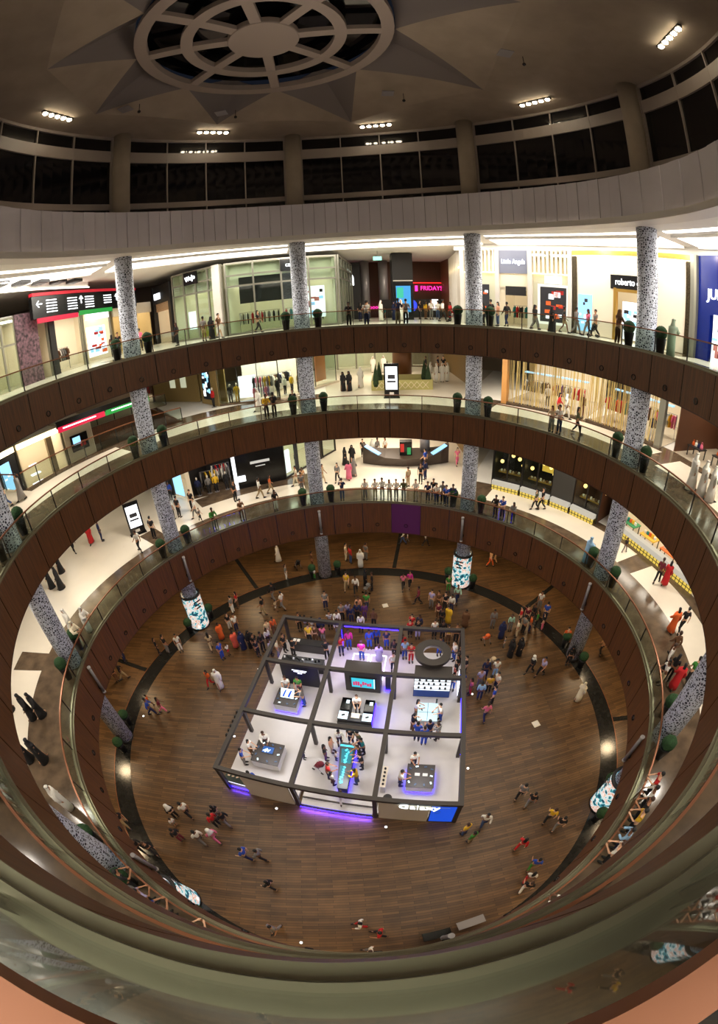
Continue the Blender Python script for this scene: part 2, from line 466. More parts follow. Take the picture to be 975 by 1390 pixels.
struct(b.build('ceiling_star', [M_PLASTER, M_FACET]))
# oculus wheel
root = empty('oculus_wheel', tuple(OC + Vector((0, 0, ZO))), label='round ceiling oculus with spokes and rings like a wheel', cat='skylight')
def ring(r0, r1, z0, z1, name, m, n=64, par=root):
    s = MB().arc(r0, r1, z0, z1, -180, 180, 360 / n); return s.build(name, m, par)
M_WHEEL = mat('wheel_plaster', rgb(150, 136, 126), .75)
ring(5.5, 6.1, -.2, .2, 'outer_ring', M_WHEEL)
ring(3.35, 3.92, -.17, .2, 'inner_ring', M_WHEEL)
MB().lathe([(.01, -.22), (1.66, -.22), (1.7, -.14), (1.7, .2)], n=40, smooth=False).build('hub', M_WHEEL, root)
for k in range(8):
    s = MB(); s.bar((0, 1.5, -.01), (0, 5.6, -.01), .5, .3)
    q = s.build('spoke', M_WHEEL, root); q.rotation_euler = (0, 0, -radians(INA[k]))
ring(.01, 5.9, .8, .86, 'skylight_glass', M_NIGHT)

# ceiling of the top gallery with light coves ------------------------------------
M_COVE = glow('cove_light', (1, .93, .82, 1), 6.0)
s = MB().arc(15.0, 36, 27.7, 28.0, -180, 180, 2.5); struct(s.build('ceiling_gallery', M_CEIL))
n1 = None
for a in COLAZ:
    r = empty('cove_light', (0, 0, 27.7), -radians(a + 22.5), 'curved ceiling light cove between two columns of the top gallery', 'ceiling light', 'ceiling light coves of the top gallery')
    MB().arc(17.5, 20.1, -.03, .02, -20.8, 20.8, 1.5).build('light_strip', M_COVE, r)
    MB().arc(16.35, 16.75, -.03, .02, -20.2, 20.2, 1.5).build('thin_light_strip', M_COVE, r)
    e = MB(); e.arc(20.1, 20.25, -.12, .02, -21, 21, 1.5); e.arc(17.35, 17.5, -.12, .02, -21, 21, 1.5); e.build('cove_edge', M_CEIL, r)
# bulkhead over the shop fronts
struct(MB().arc(20.3, 20.9, 27.2, 27.75, 26, 180, 2.5).build('trim_bulkhead', M_CEIL))
# enclosing shell behind everything
struct(MB().arc(38, 38.4, -1, 28, -180, 180, 4).build('wall_outer', mat('shell_beige', rgb(150, 132, 110), .8)))
# soffit of the other galleries is the slab underside; lamps below
# ------------------------------------------------------------------ the open display stand on the ground floor
KO = Vector((-7.55, -5.35, 0)); KA = radians(-11.0)
def K(u, v, z=0.0):
    return Vector((KO.x + u * cos(KA) - v * sin(KA), KO.y + u * sin(KA) + v * cos(KA), z))
M_KFLOOR = mat('stand_floor', rgb(204, 200, 200), .4, noise=.03, nscale=1.5)
M_KWALL = mat('stand_wall', rgb(222, 210, 192), .55)
M_KDARK = mat('stand_charcoal', rgb(56, 50, 48), .5)
M_KBLACK = mat('stand_black', rgb(24, 23, 25), .45)
M_KWHITE = mat('stand_white', rgb(226, 226, 230), .4)
M_BLUE = glow('blue_led', (.022, .009, 1, 1), 14.0)
M_BLUESOFT = glow('blue_panel', (.01, .09, .75, 1), .9)
M_CYAN = glow('cyan_screen', (.1, .75, .95, 1), 1.6)
M_WSCREEN = glow('white_screen', (.75, .92, 1, 1), 1.8)
M_WLED = glow('white_led', (.85, .86, 1, 1), 2.5)
PZ = .28
# platform with three steps in the middle of its front
root = empty('display_platform', K(0, 0), KA, 'white raised floor platform of the open display stand', 'platform')
s = MB(); PD = PZ - .006; s.box((6.1, 6.85, PD / 2), (12.8, 11.5, PD)); s.box((1.86, .61, PD / 2), (4.3, .98, PD)); s.box((10.4, .61, PD / 2), (4.25, .98, PD)); s.build('deck', M_KFLOOR, root)
for i in range(2):
    MB().box((6.14, .18 + .5 * i + .1, (.09 * (i + 1)) / 2), (3.86, .46, .09 * (i + 1))).build('step', M_KFLOOR, root)
for i in range(3):
    MB().box((6.14, -.07 + .5 * i + .02, .09 * (i + 1)), (3.86, .04, .015)).build('step_edge', M_KBLACK, root)
for c, d in (((6.14, -.12, .05), (3.86, .03, .05)),): MB().box(c, d).build('led_strip', M_BLUE, root)
MB().box((-.33, 7.5, .1), (.03, 9.5, .05)).build('led_strip', M_BLUE, root)
MB().box((12.53, 7.4, .1), (.03, 6.0, .05)).build('led_strip', M_BLUE, root)

# frame of dark beams and posts
root = empty('stand_frame', K(0, 0), KA, 'dark open frame of square beams and posts standing over the display stand', 'frame')
G = [0, 4.12, 8.24, 12.36]; GV = [0, 4.17, 8.33, 12.5]; HT = 2.9
for u in G: MB().box((u, 6.25, HT - .12), (.24, 12.74, .24)).build('beam', M_KDARK, root)
for v in GV:
    for i in range(3): MB().box(((G[i] + G[i + 1]) / 2, v, HT - .125), (4.12 - .24, .24, .23)).build('beam', M_KDARK, root)
for u in G:
    for v in GV:
        z0 = PZ if (v > .1) else .0
        if u in (0, 12.36) and v > 12: z0 = PZ
        MB().box((u, v + (0 if v else 0), (HT - .24 + z0) / 2), (.2, .2, HT - .24 - z0)).build('post', M_KDARK, root)
s = MB().box((4.12, 12.5, 1.5), (.02, .26, 2.3)); s.build('led_strip', M_BLUE, root)
MB().box((6.2, 12.36, 2.66), (3.7, .03, .05)).build('led_strip', M_BLUE, root)
MB().box((3.98, 10.4, 2.6), (.03, 3.8, .06)).build('led_strip', M_BLUE, root)
# row of small black spotlights along the left beam
sp = None
for i in range(6):
    if sp is None: sp = MB().lathe([(.05, -.16), (.08, -.14), (.08, .1), (.05, .12)], n=10).build('spotlight', M_KBLACK); q = sp
    else: q = sp.copy(); COL.objects.link(q)
    q.location = K(-.22, 2.2 + .34 * i, HT - .14); q.rotation_euler = (0, radians(20), KA)
    tag(q, 'black spotlight in the row along the left beam of the display stand', 'spotlight', 'spotlights on the left beam of the stand')

# front walls
root = empty('front_wall', K(8.35, -.02), KA, 'beige front wall of the stand with glowing white lettering and a blue panel', 'wall panel')
MB().box((1.33, 0, 1.33), (2.5, .1, 2.62)).build('panel', M_KWALL, root)
MB().box((3.27, 0, 1.33), (1.3, .1, 2.62)).build('frame', M_KBLACK, root)
p = MB().box((3.27, -.055, 1.36), (1.2, .02, 2.4)).build('blue_screen', M_BLUESOFT, root)
for z, w in ((2.35, .7), (1.8, .3), (1.5, .25)): MB().box((2.85 + w / 2, -.07, z), (w, .01, .07)).build('text_line', mat('pale_blue_text', rgb(150, 180, 230), .5) if z > 2 else mat('dim_blue_text', rgb(60, 110, 200), .5), p)
lettering('Galaxy', .74, (2.05, -.16, 2.5), root, glow('sign_white', (.9, 1, .98, 1), 1.6), sx=.98)
root = empty('front_wall', K(.1, -.02), KA, 'plain beige front wall of the stand left of the steps', 'wall panel')
MB().box((2.5, 0, 1.33), (2.6, .1, 2.62)).build('panel', M_KWALL, root)

# low counter with phones at the front left corner
def device(name, kind, p, rz, group, label, d=(.16, .09, .012), scr=None):
    o = MB().box((0, 0, d[2] / 2), d).box((0, 0, d[2] + .001), (d[0] * .9, d[1] * .86, .002), 0, 1).build(name, [M_KBLACK, scr or M_WSCREEN])
    o.location = p; o.rotation_euler = (0, 0, rz); tag(o, label, kind, group); return o
def table(name, u, v, w, d, h, label, top, side, base_led=True, rz=0.0):
    r = empty(name, K(u, v, PZ), KA + rz, label, 'table')
    MB().box((0, 0, h - .03), (w, d, .06)).build('tabletop', top, r)
    MB().box((0, 0, (h - .06 + .08) / 2), (w - .04, d - .04, h - .14)).build('base', side, r)
    if base_led: MB().box((0, 0, .04), (w - .02, d - .02, .05)).build('led_strip', M_BLUE, r)
    return r
T1 = table('display_table', 1.78, 2.47, 1.62, 1.5, .85, 'display table with charcoal top and white sides at the front left of the stand', M_KDARK, M_KWHITE, False)
T2 = table('display_table', 10.33, 2.35, 1.5, 1.5, .85, 'display table with charcoal top and blue underglow behind the lettered front wall', M_KDARK, M_KWHITE)
T3 = table('display_table', 1.72, 6.75, 1.5, 1.35, .85, 'display table with dark top beneath the dark upright panel in the left middle bay', M_KDARK, M_KWHITE)
def top_items(u, v, w, d, n, seed, where, skip=.28):
    rnd = random.Random(seed); k = 0
    for i in range(n):
        a = 2 * pi * i / n; x = (w / 2 - .17) * max(-1, min(1, 1.3 * cos(a))); y = (d / 2 - .17) * max(-1, min(1, 1.3 * sin(a)))
        device('phone', 'phone', K(u + x, v + y, PZ + .85), KA + rnd.random() * 3, 'phones on the ' + where, 'small phone with lit screen on the ' + where, (.17, .1, .03), M_WSCREEN if i % 3 == 0 else glow('dim_screen', (.1, .2, .4, 1), .35))
top_items(1.78, 2.47, 1.62, 1.5, 9, 1, 'charcoal table at the front left of the stand')
top_items(10.33, 2.35, 1.5, 1.5, 10, 2, 'charcoal table behind the lettered wall')
top_items(1.72, 6.75, 1.5, 1.35, 9, 3, 'dark table in the left middle bay')
# lit screens lying on two of the tables
def table_screen(u, v, w, d, z, label, seed):
    r = empty('screen', K(u, v, z), KA, label, 'screen')
    MB().box((0, 0, .02), (w, d, .04)).build('case', M_KBLACK, r)
    q = MB().box((0, 0, .042), (w * .94, d * .9, .004)).build('display', mat('dark_blue_screen', rgb(10, 40, 90), .3, emit=(.02, .12, .4, 1), strength=.8), r)
    rnd = random.Random(seed); m = MB()
    for i in range(4):
        x, y = rnd.uniform(-.25, .25) * w, rnd.uniform(-.2, .2) * d
        m.bar((x - .2 * w * rnd.random(), y - .2 * d, .047), (x + .2 * w * rnd.random(), y + .2 * d, .047), .09 * w, .004)
    m.build('bright_shape', M_WSCREEN, q)
table_screen(1.75, 2.65, .7, .5, PZ + .85, 'glowing screen lying on the front left charcoal table', 4)
s3 = empty('screen', K(1.72, 6.85, PZ + .85), KA, 'bright upright angled screen on the dark table in the left middle bay', 'screen')
MB().box((0, .05, .02), (.9, .5, .04)).build('base', M_KBLACK, s3)
b = MB(); b.bar((0, -.18, .06), (0, .25, .5), .86, .04); b.build('display', M_WSCREEN, s3)
s3b = MB(); s3b.bar((-.25, -.14, .12), (-.1, .2, .44), .1, .07); s3b.bar((.1, -.14, .12), (.25, .2, .44), .12, .07); s3b.build('dark_shape', M_BLUESOFT, s3)
for du in (0, 1):
    device('tablet', 'tablet', K(10.15 + .42 * du, 2.42, PZ + .85), KA, 'white tablets on the charcoal table behind the lettered wall', 'white tablet lying in the middle of the charcoal table behind the lettered wall', (.3, .22, .02), mat('tablet_white', rgb(190, 190, 186), .5))

# long tapered table with cyan screens
root = empty('long_table', K(6.27, 2.55, PZ), KA, 'long dark tapering table with glowing cyan screens in the middle front bay', 'table')
def prism(b, poly, z0, z1, mi=0):
    i0 = len(b.v); n = len(poly)
    for z in (z0, z1):
        for x, y in poly: b.v.append((x, y, z))
    b.face([i0 + k for k in range(n)][::-1], mi); b.face([i0 + n + k for k in range(n)], mi)
    for k in range(n): k2 = (k + 1) % n; b.face((i0 + k, i0 + k2, i0 + n + k2, i0 + n + k), mi)
    return b
TOP = [(-.62, 1.55), (.28, 1.5), (.35, -1.5), (-.2, -1.5)]
prism(MB(), TOP, .79, .85).build('tabletop', mat('teal_grey_top', rgb(66, 74, 78), .35), root)
prism(MB(), [(x * .94, y * .97) for x, y in TOP], .08, .79).build('base', M_KBLACK, root)
prism(MB(), [(x * .96, y * .985) for x, y in TOP], 0, .08).build('led_strip', M_BLUE, root)
def cyan(pts, nm):
    q = prism(MB(), pts, .85, .862).build(nm, mat('teal_screen', rgb(8, 60, 70), .3, emit=(.01, .22, .28, 1), strength=.9), root)
    rnd = random.Random(len(nm) + int(pts[0][1] * 10)); m = MB(); cx = sum(p[0] for p in pts) / 4; y0 = min(p[1] for p in pts); y1 = max(p[1] for p in pts)
    for i in range(7):
        y = y0 + (y1 - y0) * (i + .5) / 7; m.box((cx + rnd.uniform(-.08, .08), y, .866), (rnd.uniform(.06, .2), (y1 - y0) / 8, .006), rnd.random())
    m.build('light_trail', M_CYAN, q)
cyan([(-.45, 1.1), (.2, 1.05), (.22, .15), (-.3, .15)], 'screen')
cyan([(-.3, -.05), (.0, -.05), (.05, -1.2), (-.12, -1.2)], 'screen')
MB().box((-.17, 1.32, .86), (.78, .12, .012)).build('light_bar', M_CYAN, root)

# square of four lit glass counters with an attendant inside
root = empty('display_counter', K(6.15, 6.6, PZ), KA, 'square island of glass topped counters with lit cases in the centre of the stand', 'counter')
for sx in (-1, 1):
    for yy, dd, sc in ((.35, .95, 0), (-.55, .62, 1)):
        q = MB().box((sx * .72, yy, .42), (.6, dd, .84)).build('case', M_KBLACK, root)
        MB().box((sx * .72, yy, .85), (.56, dd - .06, .03)).build('glass_top', M_NIGHT if not sc else M_WSCREEN, q)
        if not sc: MB().box((sx * .72 + .1, yy + .15, .875), (.2, .25, .02)).build('lit_device', M_WSCREEN, q)
        else: MB().box((sx * .72, yy, .875), (.22, .12, .025), .5).build('dark_device', M_KBLACK, q)
q = MB().box((0, -.6, .38), (.84, .5, .76)).build('case', M_KBLACK, root); MB().box((0, -.45, .78), (.5, .35, .03)).build('lit_tray', mat('warm_tray', rgb(220, 200, 170), .5, emit=(1, .9, .7, 1), strength=.5), q)
MB().box((0, -.88, .3), (2.1, .08, .5)).build('front_panel', mat('counter_front', rgb(52, 52, 46), .4), root)
MB().box((1.05, .05, .3), (.03, 1.5, .5)).build('led_strip', M_BLUE, root)

# glowing glass table in the right middle bay
root = empty('glass_table', K(10.4, 6.85, PZ), KA, 'large white table with a glowing pale glass top in the right middle bay', 'table')
MB().box((0, 0, .4), (1.1, 1.2, .8)).build('base', M_KWHITE, root)
MB().box((0, 0, .82), (1.2, 1.35, .05)).build('glass_top', glow('pale_glow', (.62, .88, .95, 1), 1.1), root)
s = MB(); s.box((0, 0, .85), (.03, 1.3, .012)); s.box((0, -.05, .851), (1.15, .025, .012)); s.build('seam', mat('seam_blue', rgb(70, 110, 130), .5), root)
MB().box((.5, .75, .6), (.1, .06, 1.2)).build('upright', M_KBLACK, root)
for x, y in ((-.5, .4), (-.52, -.45), (.5, .3), (-.35, .1), (.3, -.05)):
    device('phone', 'phone', K(10.4 + x, 6.85 + y, PZ + .845), KA + x * 3, 'phones on the glowing glass table', 'small dark phone standing on the glowing glass table', (.1, .07, .05), M_KBLACK)

# screen wall block behind the counters
def block(name, u0, u1, v0, v1, h, label):
    r = empty(name, K((u0 + u1) / 2, (v0 + v1) / 2, PZ), KA, label, 'wall block')
    MB().box((0, 0, h / 2), (u1 - u0, v1 - v0, h)).build('body', M_KDARK, r); return r
r = block('screen_wall', 5.05, 7.3, 8.65, 9.5, 2.2, 'charcoal wall block holding a slanted cyan and pink screen')
f = MB().box((.05, -.445, 1.0), (1.75, .04, 1.15)).build('screen_frame', M_KBLACK, r)
sc_ = MB().box((.05, -.47, 1.0), (1.5, .02, .95)).build('screen', mat('cyan_picture', rgb(20, 120, 150), .4, emit=(.05, .6, .75, 1), strength=.9), f)
rnd = random.Random(5); m = MB()
for i in range(8): m.box((-.55 + .15 * i, -.485, .75 + rnd.uniform(0, .25)), (.13, .01, .22 + .2 * rnd.random()))
m.build('picture_shapes', glow('magenta_picture', (.8, .05, .2, 1), .8), sc_)
MB().box((.75, -.475, 1.0), (.03, .02, 1.0)).build('light_edge', M_WLED, f)
r = block('shelf_wall', 9.4, 11.72, 8.62, 9.5, 2.2, 'charcoal wall block with a glowing white accessory shelf')
f = MB().box((0, -.445, 1.4), (2.24, .02, 1.3)).build('light_panel', glow('shelf_glow', (.85, .95, 1, 1), 1.5), r)
for z in (.98, 1.4): MB().box((0, -.5, z), (2.24, .12, .02)).build('shelf', M_KWHITE, r)
MB().box((0, -.445, .4), (2.3, .02, .7)).build('blue_base', mat('deep_blue', rgb(16, 42, 92), .4, emit=(.01, .05, .25, 1), strength=.35), r)
rnd = random.Random(8)
for z, n in ((1.0, 5), (1.42, 6), (1.78, 5)):
    for i in range(n):
        o = MB().lathe([(.06, 0), (.07, .05), (.05, .09)], n=8).box((0, 0, .1), (.12, .05, .12)).build('gadget', M_KBLACK)
        o.location = K(9.56 + 2.0 * (i + .5) / n + rnd.uniform(-.08, .08), 8.62 - .06, PZ + z + .01) if z < 1.7 else K(9.56 + 2.0 * (i + .5) / n, 8.62 - .06, PZ + z)
        o.rotation_euler = (0, 0, KA + rnd.uniform(-.4, .4))
        tag(o, 'small dark gadget displayed against the glowing white accessory shelf', 'gadget', 'gadgets on the glowing shelf')
for z in (1.78,): pass
MB().box((0, -.5, 1.77), (2.24, .12, .02)).build('shelf', M_KWHITE, r)
# suspended dark ring over the right rear bay
root = empty('hanging_ring', K(10.45, 10.35, 2.62), KA, 'large flat charcoal ring hanging over the right rear bay of the stand', 'ring')
b = MB(); n = 48; i0 = 0
for k in range(n):
    a = 2 * pi * k / n
    for R, z in ((.62, 0), (1.15, 0), (1.15, .24), (.62, .24)): b.v.append((R * cos(a), R * sin(a), z))
for k in range(n):
    k2 = (k + 1) % n
    for j in range(4): j2 = (j + 1) % 4; b.face((k * 4 + j, k2 * 4 + j, k2 * 4 + j2, k * 4 + j2))
b.build('ring_body', M_KDARK, root)
for x, y in ((0, 1.1), (0, -1.1)): pass
s = MB(); s.bar((-1.1, 0, .3), (-2.15, 0, .2), .05); s.build('hanger', M_KDARK, root); s = MB(); s.bar((1.1, 0, .3), (1.85, 0, .2), .05); s.build('hanger', M_KDARK, root)
r = table('round_counter', 10.45, 10.35, .9, .9, .9, 'small counter glowing blue under the hanging charcoal ring', M_KDARK, M_KBLACK)
# neon squares on the floor of the purple stage
for i, u in enumerate((5.5, 6.75)):
    root = empty('neon_square', K(u, 10.9, PZ), KA, 'glowing white neon rectangle lying on the floor behind the screen wall, %s one' % ('left' if i == 0 else 'right'), 'neon light')
    for c, d in (((-.52, 0, .03), (.05, 2.2, .05)), ((.52, 0, .03), (.05, 2.2, .05)), ((0, 1.1, .03), (1.09, .05, .05)), ((0, -1.1, .03), (1.09, .05, .05))): MB().box(c, d).build('neon_tube', M_WLED, root)
# black desk in the rear left bay, second long counter and dark upright panel
root = empty('service_desk', K(1.75, 11.75, PZ), KA, 'black service desk in the rear left bay of the stand', 'desk')
MB().box((0, 0, .95), (2.5, .6, .06)).build('desktop', M_KBLACK, root); MB().box((0, .05, .46), (2.4, .45, .92)).build('body', M_KDARK, root)
for du in (-1.0, -.72): device('leaflet', 'leaflet', K(1.75 + du, 11.8, PZ + .98), KA, 'white leaflets on the black service desk', 'white leaflet lying on the left end of the black service desk', (.24, .32, .01), mat('paper', rgb(225, 222, 214), .7))
root = empty('service_counter', K(1.85, 9.95, PZ), KA, 'long black counter cluttered with devices behind the dark upright panel', 'counter')
MB().box((0, .1, .95), (2.95, .5, .06)).build('countertop', M_KBLACK, root); MB().box((0, .05, .46), (2.9, .5, .92)).build('body', M_KBLACK, root)
for i, x in enumerate((-.85, .75)): MB().box((x, -.215, .7), (.14, .02, .16)).build('emblem', M_KWHITE, root)
rnd = random.Random(11)
for i in range(12):
    o = MB().box((0, 0, .05), (.14, .1, .1)).box((0, .02, .13), (.1, .03, .08)).build('gadget', M_KBLACK if i % 3 else M_KWHITE)
    o.location = K(.55 + .22 * i, 10.05 + rnd.uniform(-.1, .1), PZ + .98); o.rotation_euler = (0, 0, rnd.random() * 3)
    tag(o, ('small dark' if i % 3 else 'small white') + ' device on the long black counter', 'gadget', 'dark devices on the long counter' if i % 3 else 'white devices on the long counter')
root = empty('upright_panel', K(2.1, 8.6, PZ), KA, 'dark upright panel with white lines of text in the left middle bay', 'panel')
MB().box((0, 0, 1.0), (2.55, .14, 2.0)).build('panel_body', M_KBLACK, root)
m = MB()
for x, z, w in ((0, 1.6, 1.0), (0, 1.45, .8), (0, 1.3, .3)): m.box((x, -.075, z), (w, .01, .06))
m.build('text_lines', M_WLED, root)
# small free standing pieces
root = empty('speaker_tower', K(7.75, 9.1, PZ), KA, 'narrow black tower with a blue light at its foot beside the screen wall', 'tower')
MB().box((0, 0, .72), (.32, .32, 1.3)).build('body', M_KBLACK, root); MB().box((0, -.05, .05), (.36, .36, .06)).build('led_strip', M_BLUE, root)
root = empty('light_panel', K(12.3, 9.3, PZ), KA, 'slim upright white light panel on the right edge of the stand', 'light panel')
MB().box((0, 0, .75), (.08, 1.3, 1.4)).build('frame', M_KBLACK, root); MB().box((-.045, 0, .75), (.02, 1.2, 1.3)).build('tube', M_WLED, root)
root = empty('wall_shelf', K(8.42, 2.1, PZ), KA, 'low white shelf unit beside the third beam in the front right bay', 'shelf')
MB().box((0, 0, .42), (.26, 1.3, .84)).build('body', M_KWHITE, root); MB().box((0, 0, .87), (.3, 1.35, .04)).build('top_board', M_KWALL, root)
for i in range(5): 
    o = MB().lathe([(.06, 0), (.06, .12), (.03, .16)], n=8).build('gadget', M_KBLACK); o.location = K(8.42, 1.6 + .25 * i, PZ + .89); tag(o, 'small dark gadget on the low white shelf unit', 'gadget', 'gadgets on the low white shelf')
o = empty('waste_bin', K(8.75, .95, PZ), KA, 'round dark bin in the front right bay beside the low shelf', 'bin')
MB().lathe([(.2, 0), (.24, .5), (.24, .52), (.2, .5)], n=16).build('body', M_KDARK, o); MB().lathe([(.19, .5), (.19, .53)], n=16).build('lid', M_KBLACK, o)
root = empty('corner_counter', K(.55, .42, 0), KA, 'white counter glowing blue at its foot on the front left corner', 'counter')
MB().box((0, 0, .45), (1.4, .62, .8)).build('body', M_KWHITE, root); MB().box((0, 0, .87), (1.44, .66, .05)).build('countertop', mat('green_black', rgb(24, 38, 32), .3), root)
MB().box((0, -.33, .08), (1.44, .03, .05)).build('led_strip', M_BLUE, root); MB().box((-.72, 0, .08), (.03, .66, .05)).build('led_strip', M_BLUE, root); MB().box((0, -.325, .8), (1.4, .02, .04)).build('light_edge', M_WLED, root)
for i in range(5): device('phone', 'phone', K(.02 + .26 * i, .46, .895), KA + .3 * i, 'phones on the glowing corner counter', 'small phone lying on the white corner counter with blue glow', (.16, .1, .02), mat('phone_pale', rgb(210, 180, 150), .5))
# ------------------------------------------------------------------ shop fronts
M_SGLASS = M_GLASS
M_ALU = mat('shop_aluminium', rgb(150, 148, 134), .35, .6)
M_CREAM = mat('shop_cream', rgb(238, 226, 200), .6)
M_PALEGREEN = mat('shop_pale_green', rgb(230, 226, 200), .6)
M_DARKSHOP = mat('shop_dark', rgb(30, 27, 26), .5)
M_GOLD = mat('gold_trim', rgb(200, 160, 80), .3, .8)
M_BLUEW = mat('blue_gloss', rgb(14, 34, 120), .2)
M_OLIVE = mat('olive_wall', rgb(150, 128, 80), .6)
M_BROWNW = mat('brown_wall', rgb(84, 50, 28), .6)
M_SIGNW = glow('sign_text_white', (.95, .98, 1, 1), 3.0)
M_PINK = glow('sign_pink', (1, .03, .35, 1), 2.6)
M_SHOPLAMP = glow('shop_lamp', (1, .9, .74, 1), 13.0)
M_SHOPLAMPG = glow('shop_lamp_green', (1, .97, .76, 1), 16.0)
class Front:
    """a shop along the chord from azimuth a0 to a1 at radius R; local x runs along the front, y into the shop"""
    def __init__(s, name, label, p0, p1, z, H, depth=6.0, cat='shop front'):
        s.p0, s.p1, s.z, s.H, s.D = Vector((p0.x, p0.y, z)), Vector((p1.x, p1.y, z)), z, H, depth
        d = s.p1 - s.p0; s.W = d.length; s.rz = atan2(d.y, d.x)
        s.root = empty(name, s.p0, s.rz, label, cat)
    def box(s, name, c, d, m, par=None, rz=0.0): return MB().box(c, d, rz).build(name, m, par or s.root)
    def shell(s, wall, floor=None, ceil=None, sides=True, cl=0.0, cr=0.0):
        """back wall, side walls, ceiling and floor; cl and cr pull the rear corners in where a neighbour meets at an angle"""
        W, H, D = s.W, s.H, s.D
        def poly(n, z0, z1, m):
            b = MB(); q = [(.02, .02), (W - .02, .02), (W - cr - .02, D), (cl + .02, D)]
            for z in (z0, z1): b.v += [(x, y, z) for x, y in q]
            b.face((3, 2, 1, 0)); b.face((4, 5, 6, 7))
            for k in range(4): b.face((k, (k + 1) % 4, 4 + (k + 1) % 4, 4 + k))
            b.build(n, m, s.root)
        s.box('back_wall', ((W + cl - cr) / 2, D, H / 2), (W - cl - cr, .12, H), wall)
        if sides:
            MB().bar((.08, .05, H / 2), (cl + .08, D, H / 2), .1, H).build('side_wall', wall, s.root); MB().bar((W - .08, .05, H / 2), (W - cr - .08, D, H / 2), .1, H).build('side_wall', wall, s.root)
        poly('shop_ceiling', H - .1, H, ceil or M_WHITE); poly('shop_floor', 0.0, .024, floor or M_TILE); s.cl, s.cr = cl, cr
    def lamp(s, m=None, n=1, y=None, d=.8):
        for i in range(n):
            w = (s.W - .7 * (s.cl + s.cr)) / n; s.box('ceiling_lamp', (.7 * s.cl + w * (i + .5), y or s.D * .45, s.H - .13), (w * .75, d, .04), m or M_SHOPLAMP)
    def glazing(s, xs, zs, m_frame=None, t=.1, pane=True, y=0.0):
        m_frame = m_frame or M_ALU; b = MB()
        for x in xs: b.box((x, y, s.H / 2), (t, t, s.H))
        for z in zs: b.box((s.W / 2, y, z), (s.W, t * .9, t))
        b.build('window_frame', m_frame, s.root)
        if pane:
            for i in range(len(xs) - 1): s.box('glass_pane', ((xs[i] + xs[i + 1]) / 2, y + .02, s.H / 2), (xs[i + 1] - xs[i] - t, .02, s.H - .1), M_SGLASS)
    def sign(s, text, x, z, size, m, board=None, bd=None, y=-.12, sx=1.0):
        par = s.root
        if board is not None: par = s.box('sign_board', (x, y + .06, z), (bd[0], .1, bd[1]), board)
        if text: return lettering(text, size, (x, y, z), par, m, sx=sx)
    def at(s, x, y, z=0.027): return s.p0 + Vector((x * cos(s.rz) - y * sin(s.rz), x * sin(s.rz) + y * cos(s.rz), z))

CLOTH = {}
def cloth(nm, r, g, b, rough=.85):
    if nm not in CLOTH: CLOTH[nm] = mat('cloth_' + nm.replace(' ', '_'), rgb(r, g, b), rough)
    return CLOTH[nm]
GARM = {'red': (190, 30, 34), 'white': (230, 226, 216), 'black': (22, 20, 22), 'navy': (26, 34, 74), 'yellow': (224, 178, 40), 'teal': (30, 120, 120), 'pink': (222, 110, 140), 'grey': (120, 116, 112), 'brown': (104, 70, 44), 'orange': (220, 96, 36), 'purple': (92, 48, 110), 'beige': (200, 176, 140)}
for k_, v_ in GARM.items(): cloth(k_, *v_)
_gm = {}
def garment_mesh():
    if 'g' not in _gm:
        b = MB(); b.loft([(0, 0, -.95, .26, .05), (0, 0, -.5, .2, .06), (0, 0, -.12, .21, .05), (0, 0, -.05, .08, .04), (0, 0, 0, .05, .03)], n=8)
        b.bar((-.2, 0, -.12), (-.3, 0, -.5), .09); b.bar((.2, 0, -.12), (.3, 0, -.5), .09)
        _gm['g'] = b.mesh('garment', CLOTH['white'])
    return _gm['g']
def slotted(me, name, m, parent=None):
    o = bpy.data.objects.new(name, me); COL.objects.link(o); o.parent = parent
    o.material_slots[0].link = 'OBJECT'; o.material_slots[0].material = m
    return o
def rack(F, x, y, w, colors, where, z=1.55, n=None):
    r = empty('clothes_rack', F.at(x, y), F.rz, 'clothes rack of %s garments %s' % (colors[0], where), 'clothes rack')
    b = MB(); b.bar((-w / 2, 0, z), (w / 2, 0, z), .03)
    b.build('rail', M_GREY, r)
    for sx in (-1, 1): MB().bar((sx * w / 2, 0, 0), (sx * w / 2, 0, z), .035).build('upright', M_GREY, r)
    n = n or int(w / .2)
    for i in range(n):
        c = colors[(i * 7 + i // 3) % len(colors)]
        g = slotted(garment_mesh(), 'garment', CLOTH[c]); g.location = F.at(x - w / 2 + w * (i + .5) / n, y, z - .02); g.rotation_euler = (0, 0, F.rz + pi / 2 + .25 * ((i * 37) % 5 - 2) / 2); 
        tag(g, '%s garment hanging on the rack %s' % (c, where), 'garment', '%s garments on the rack %s' % (c, where))
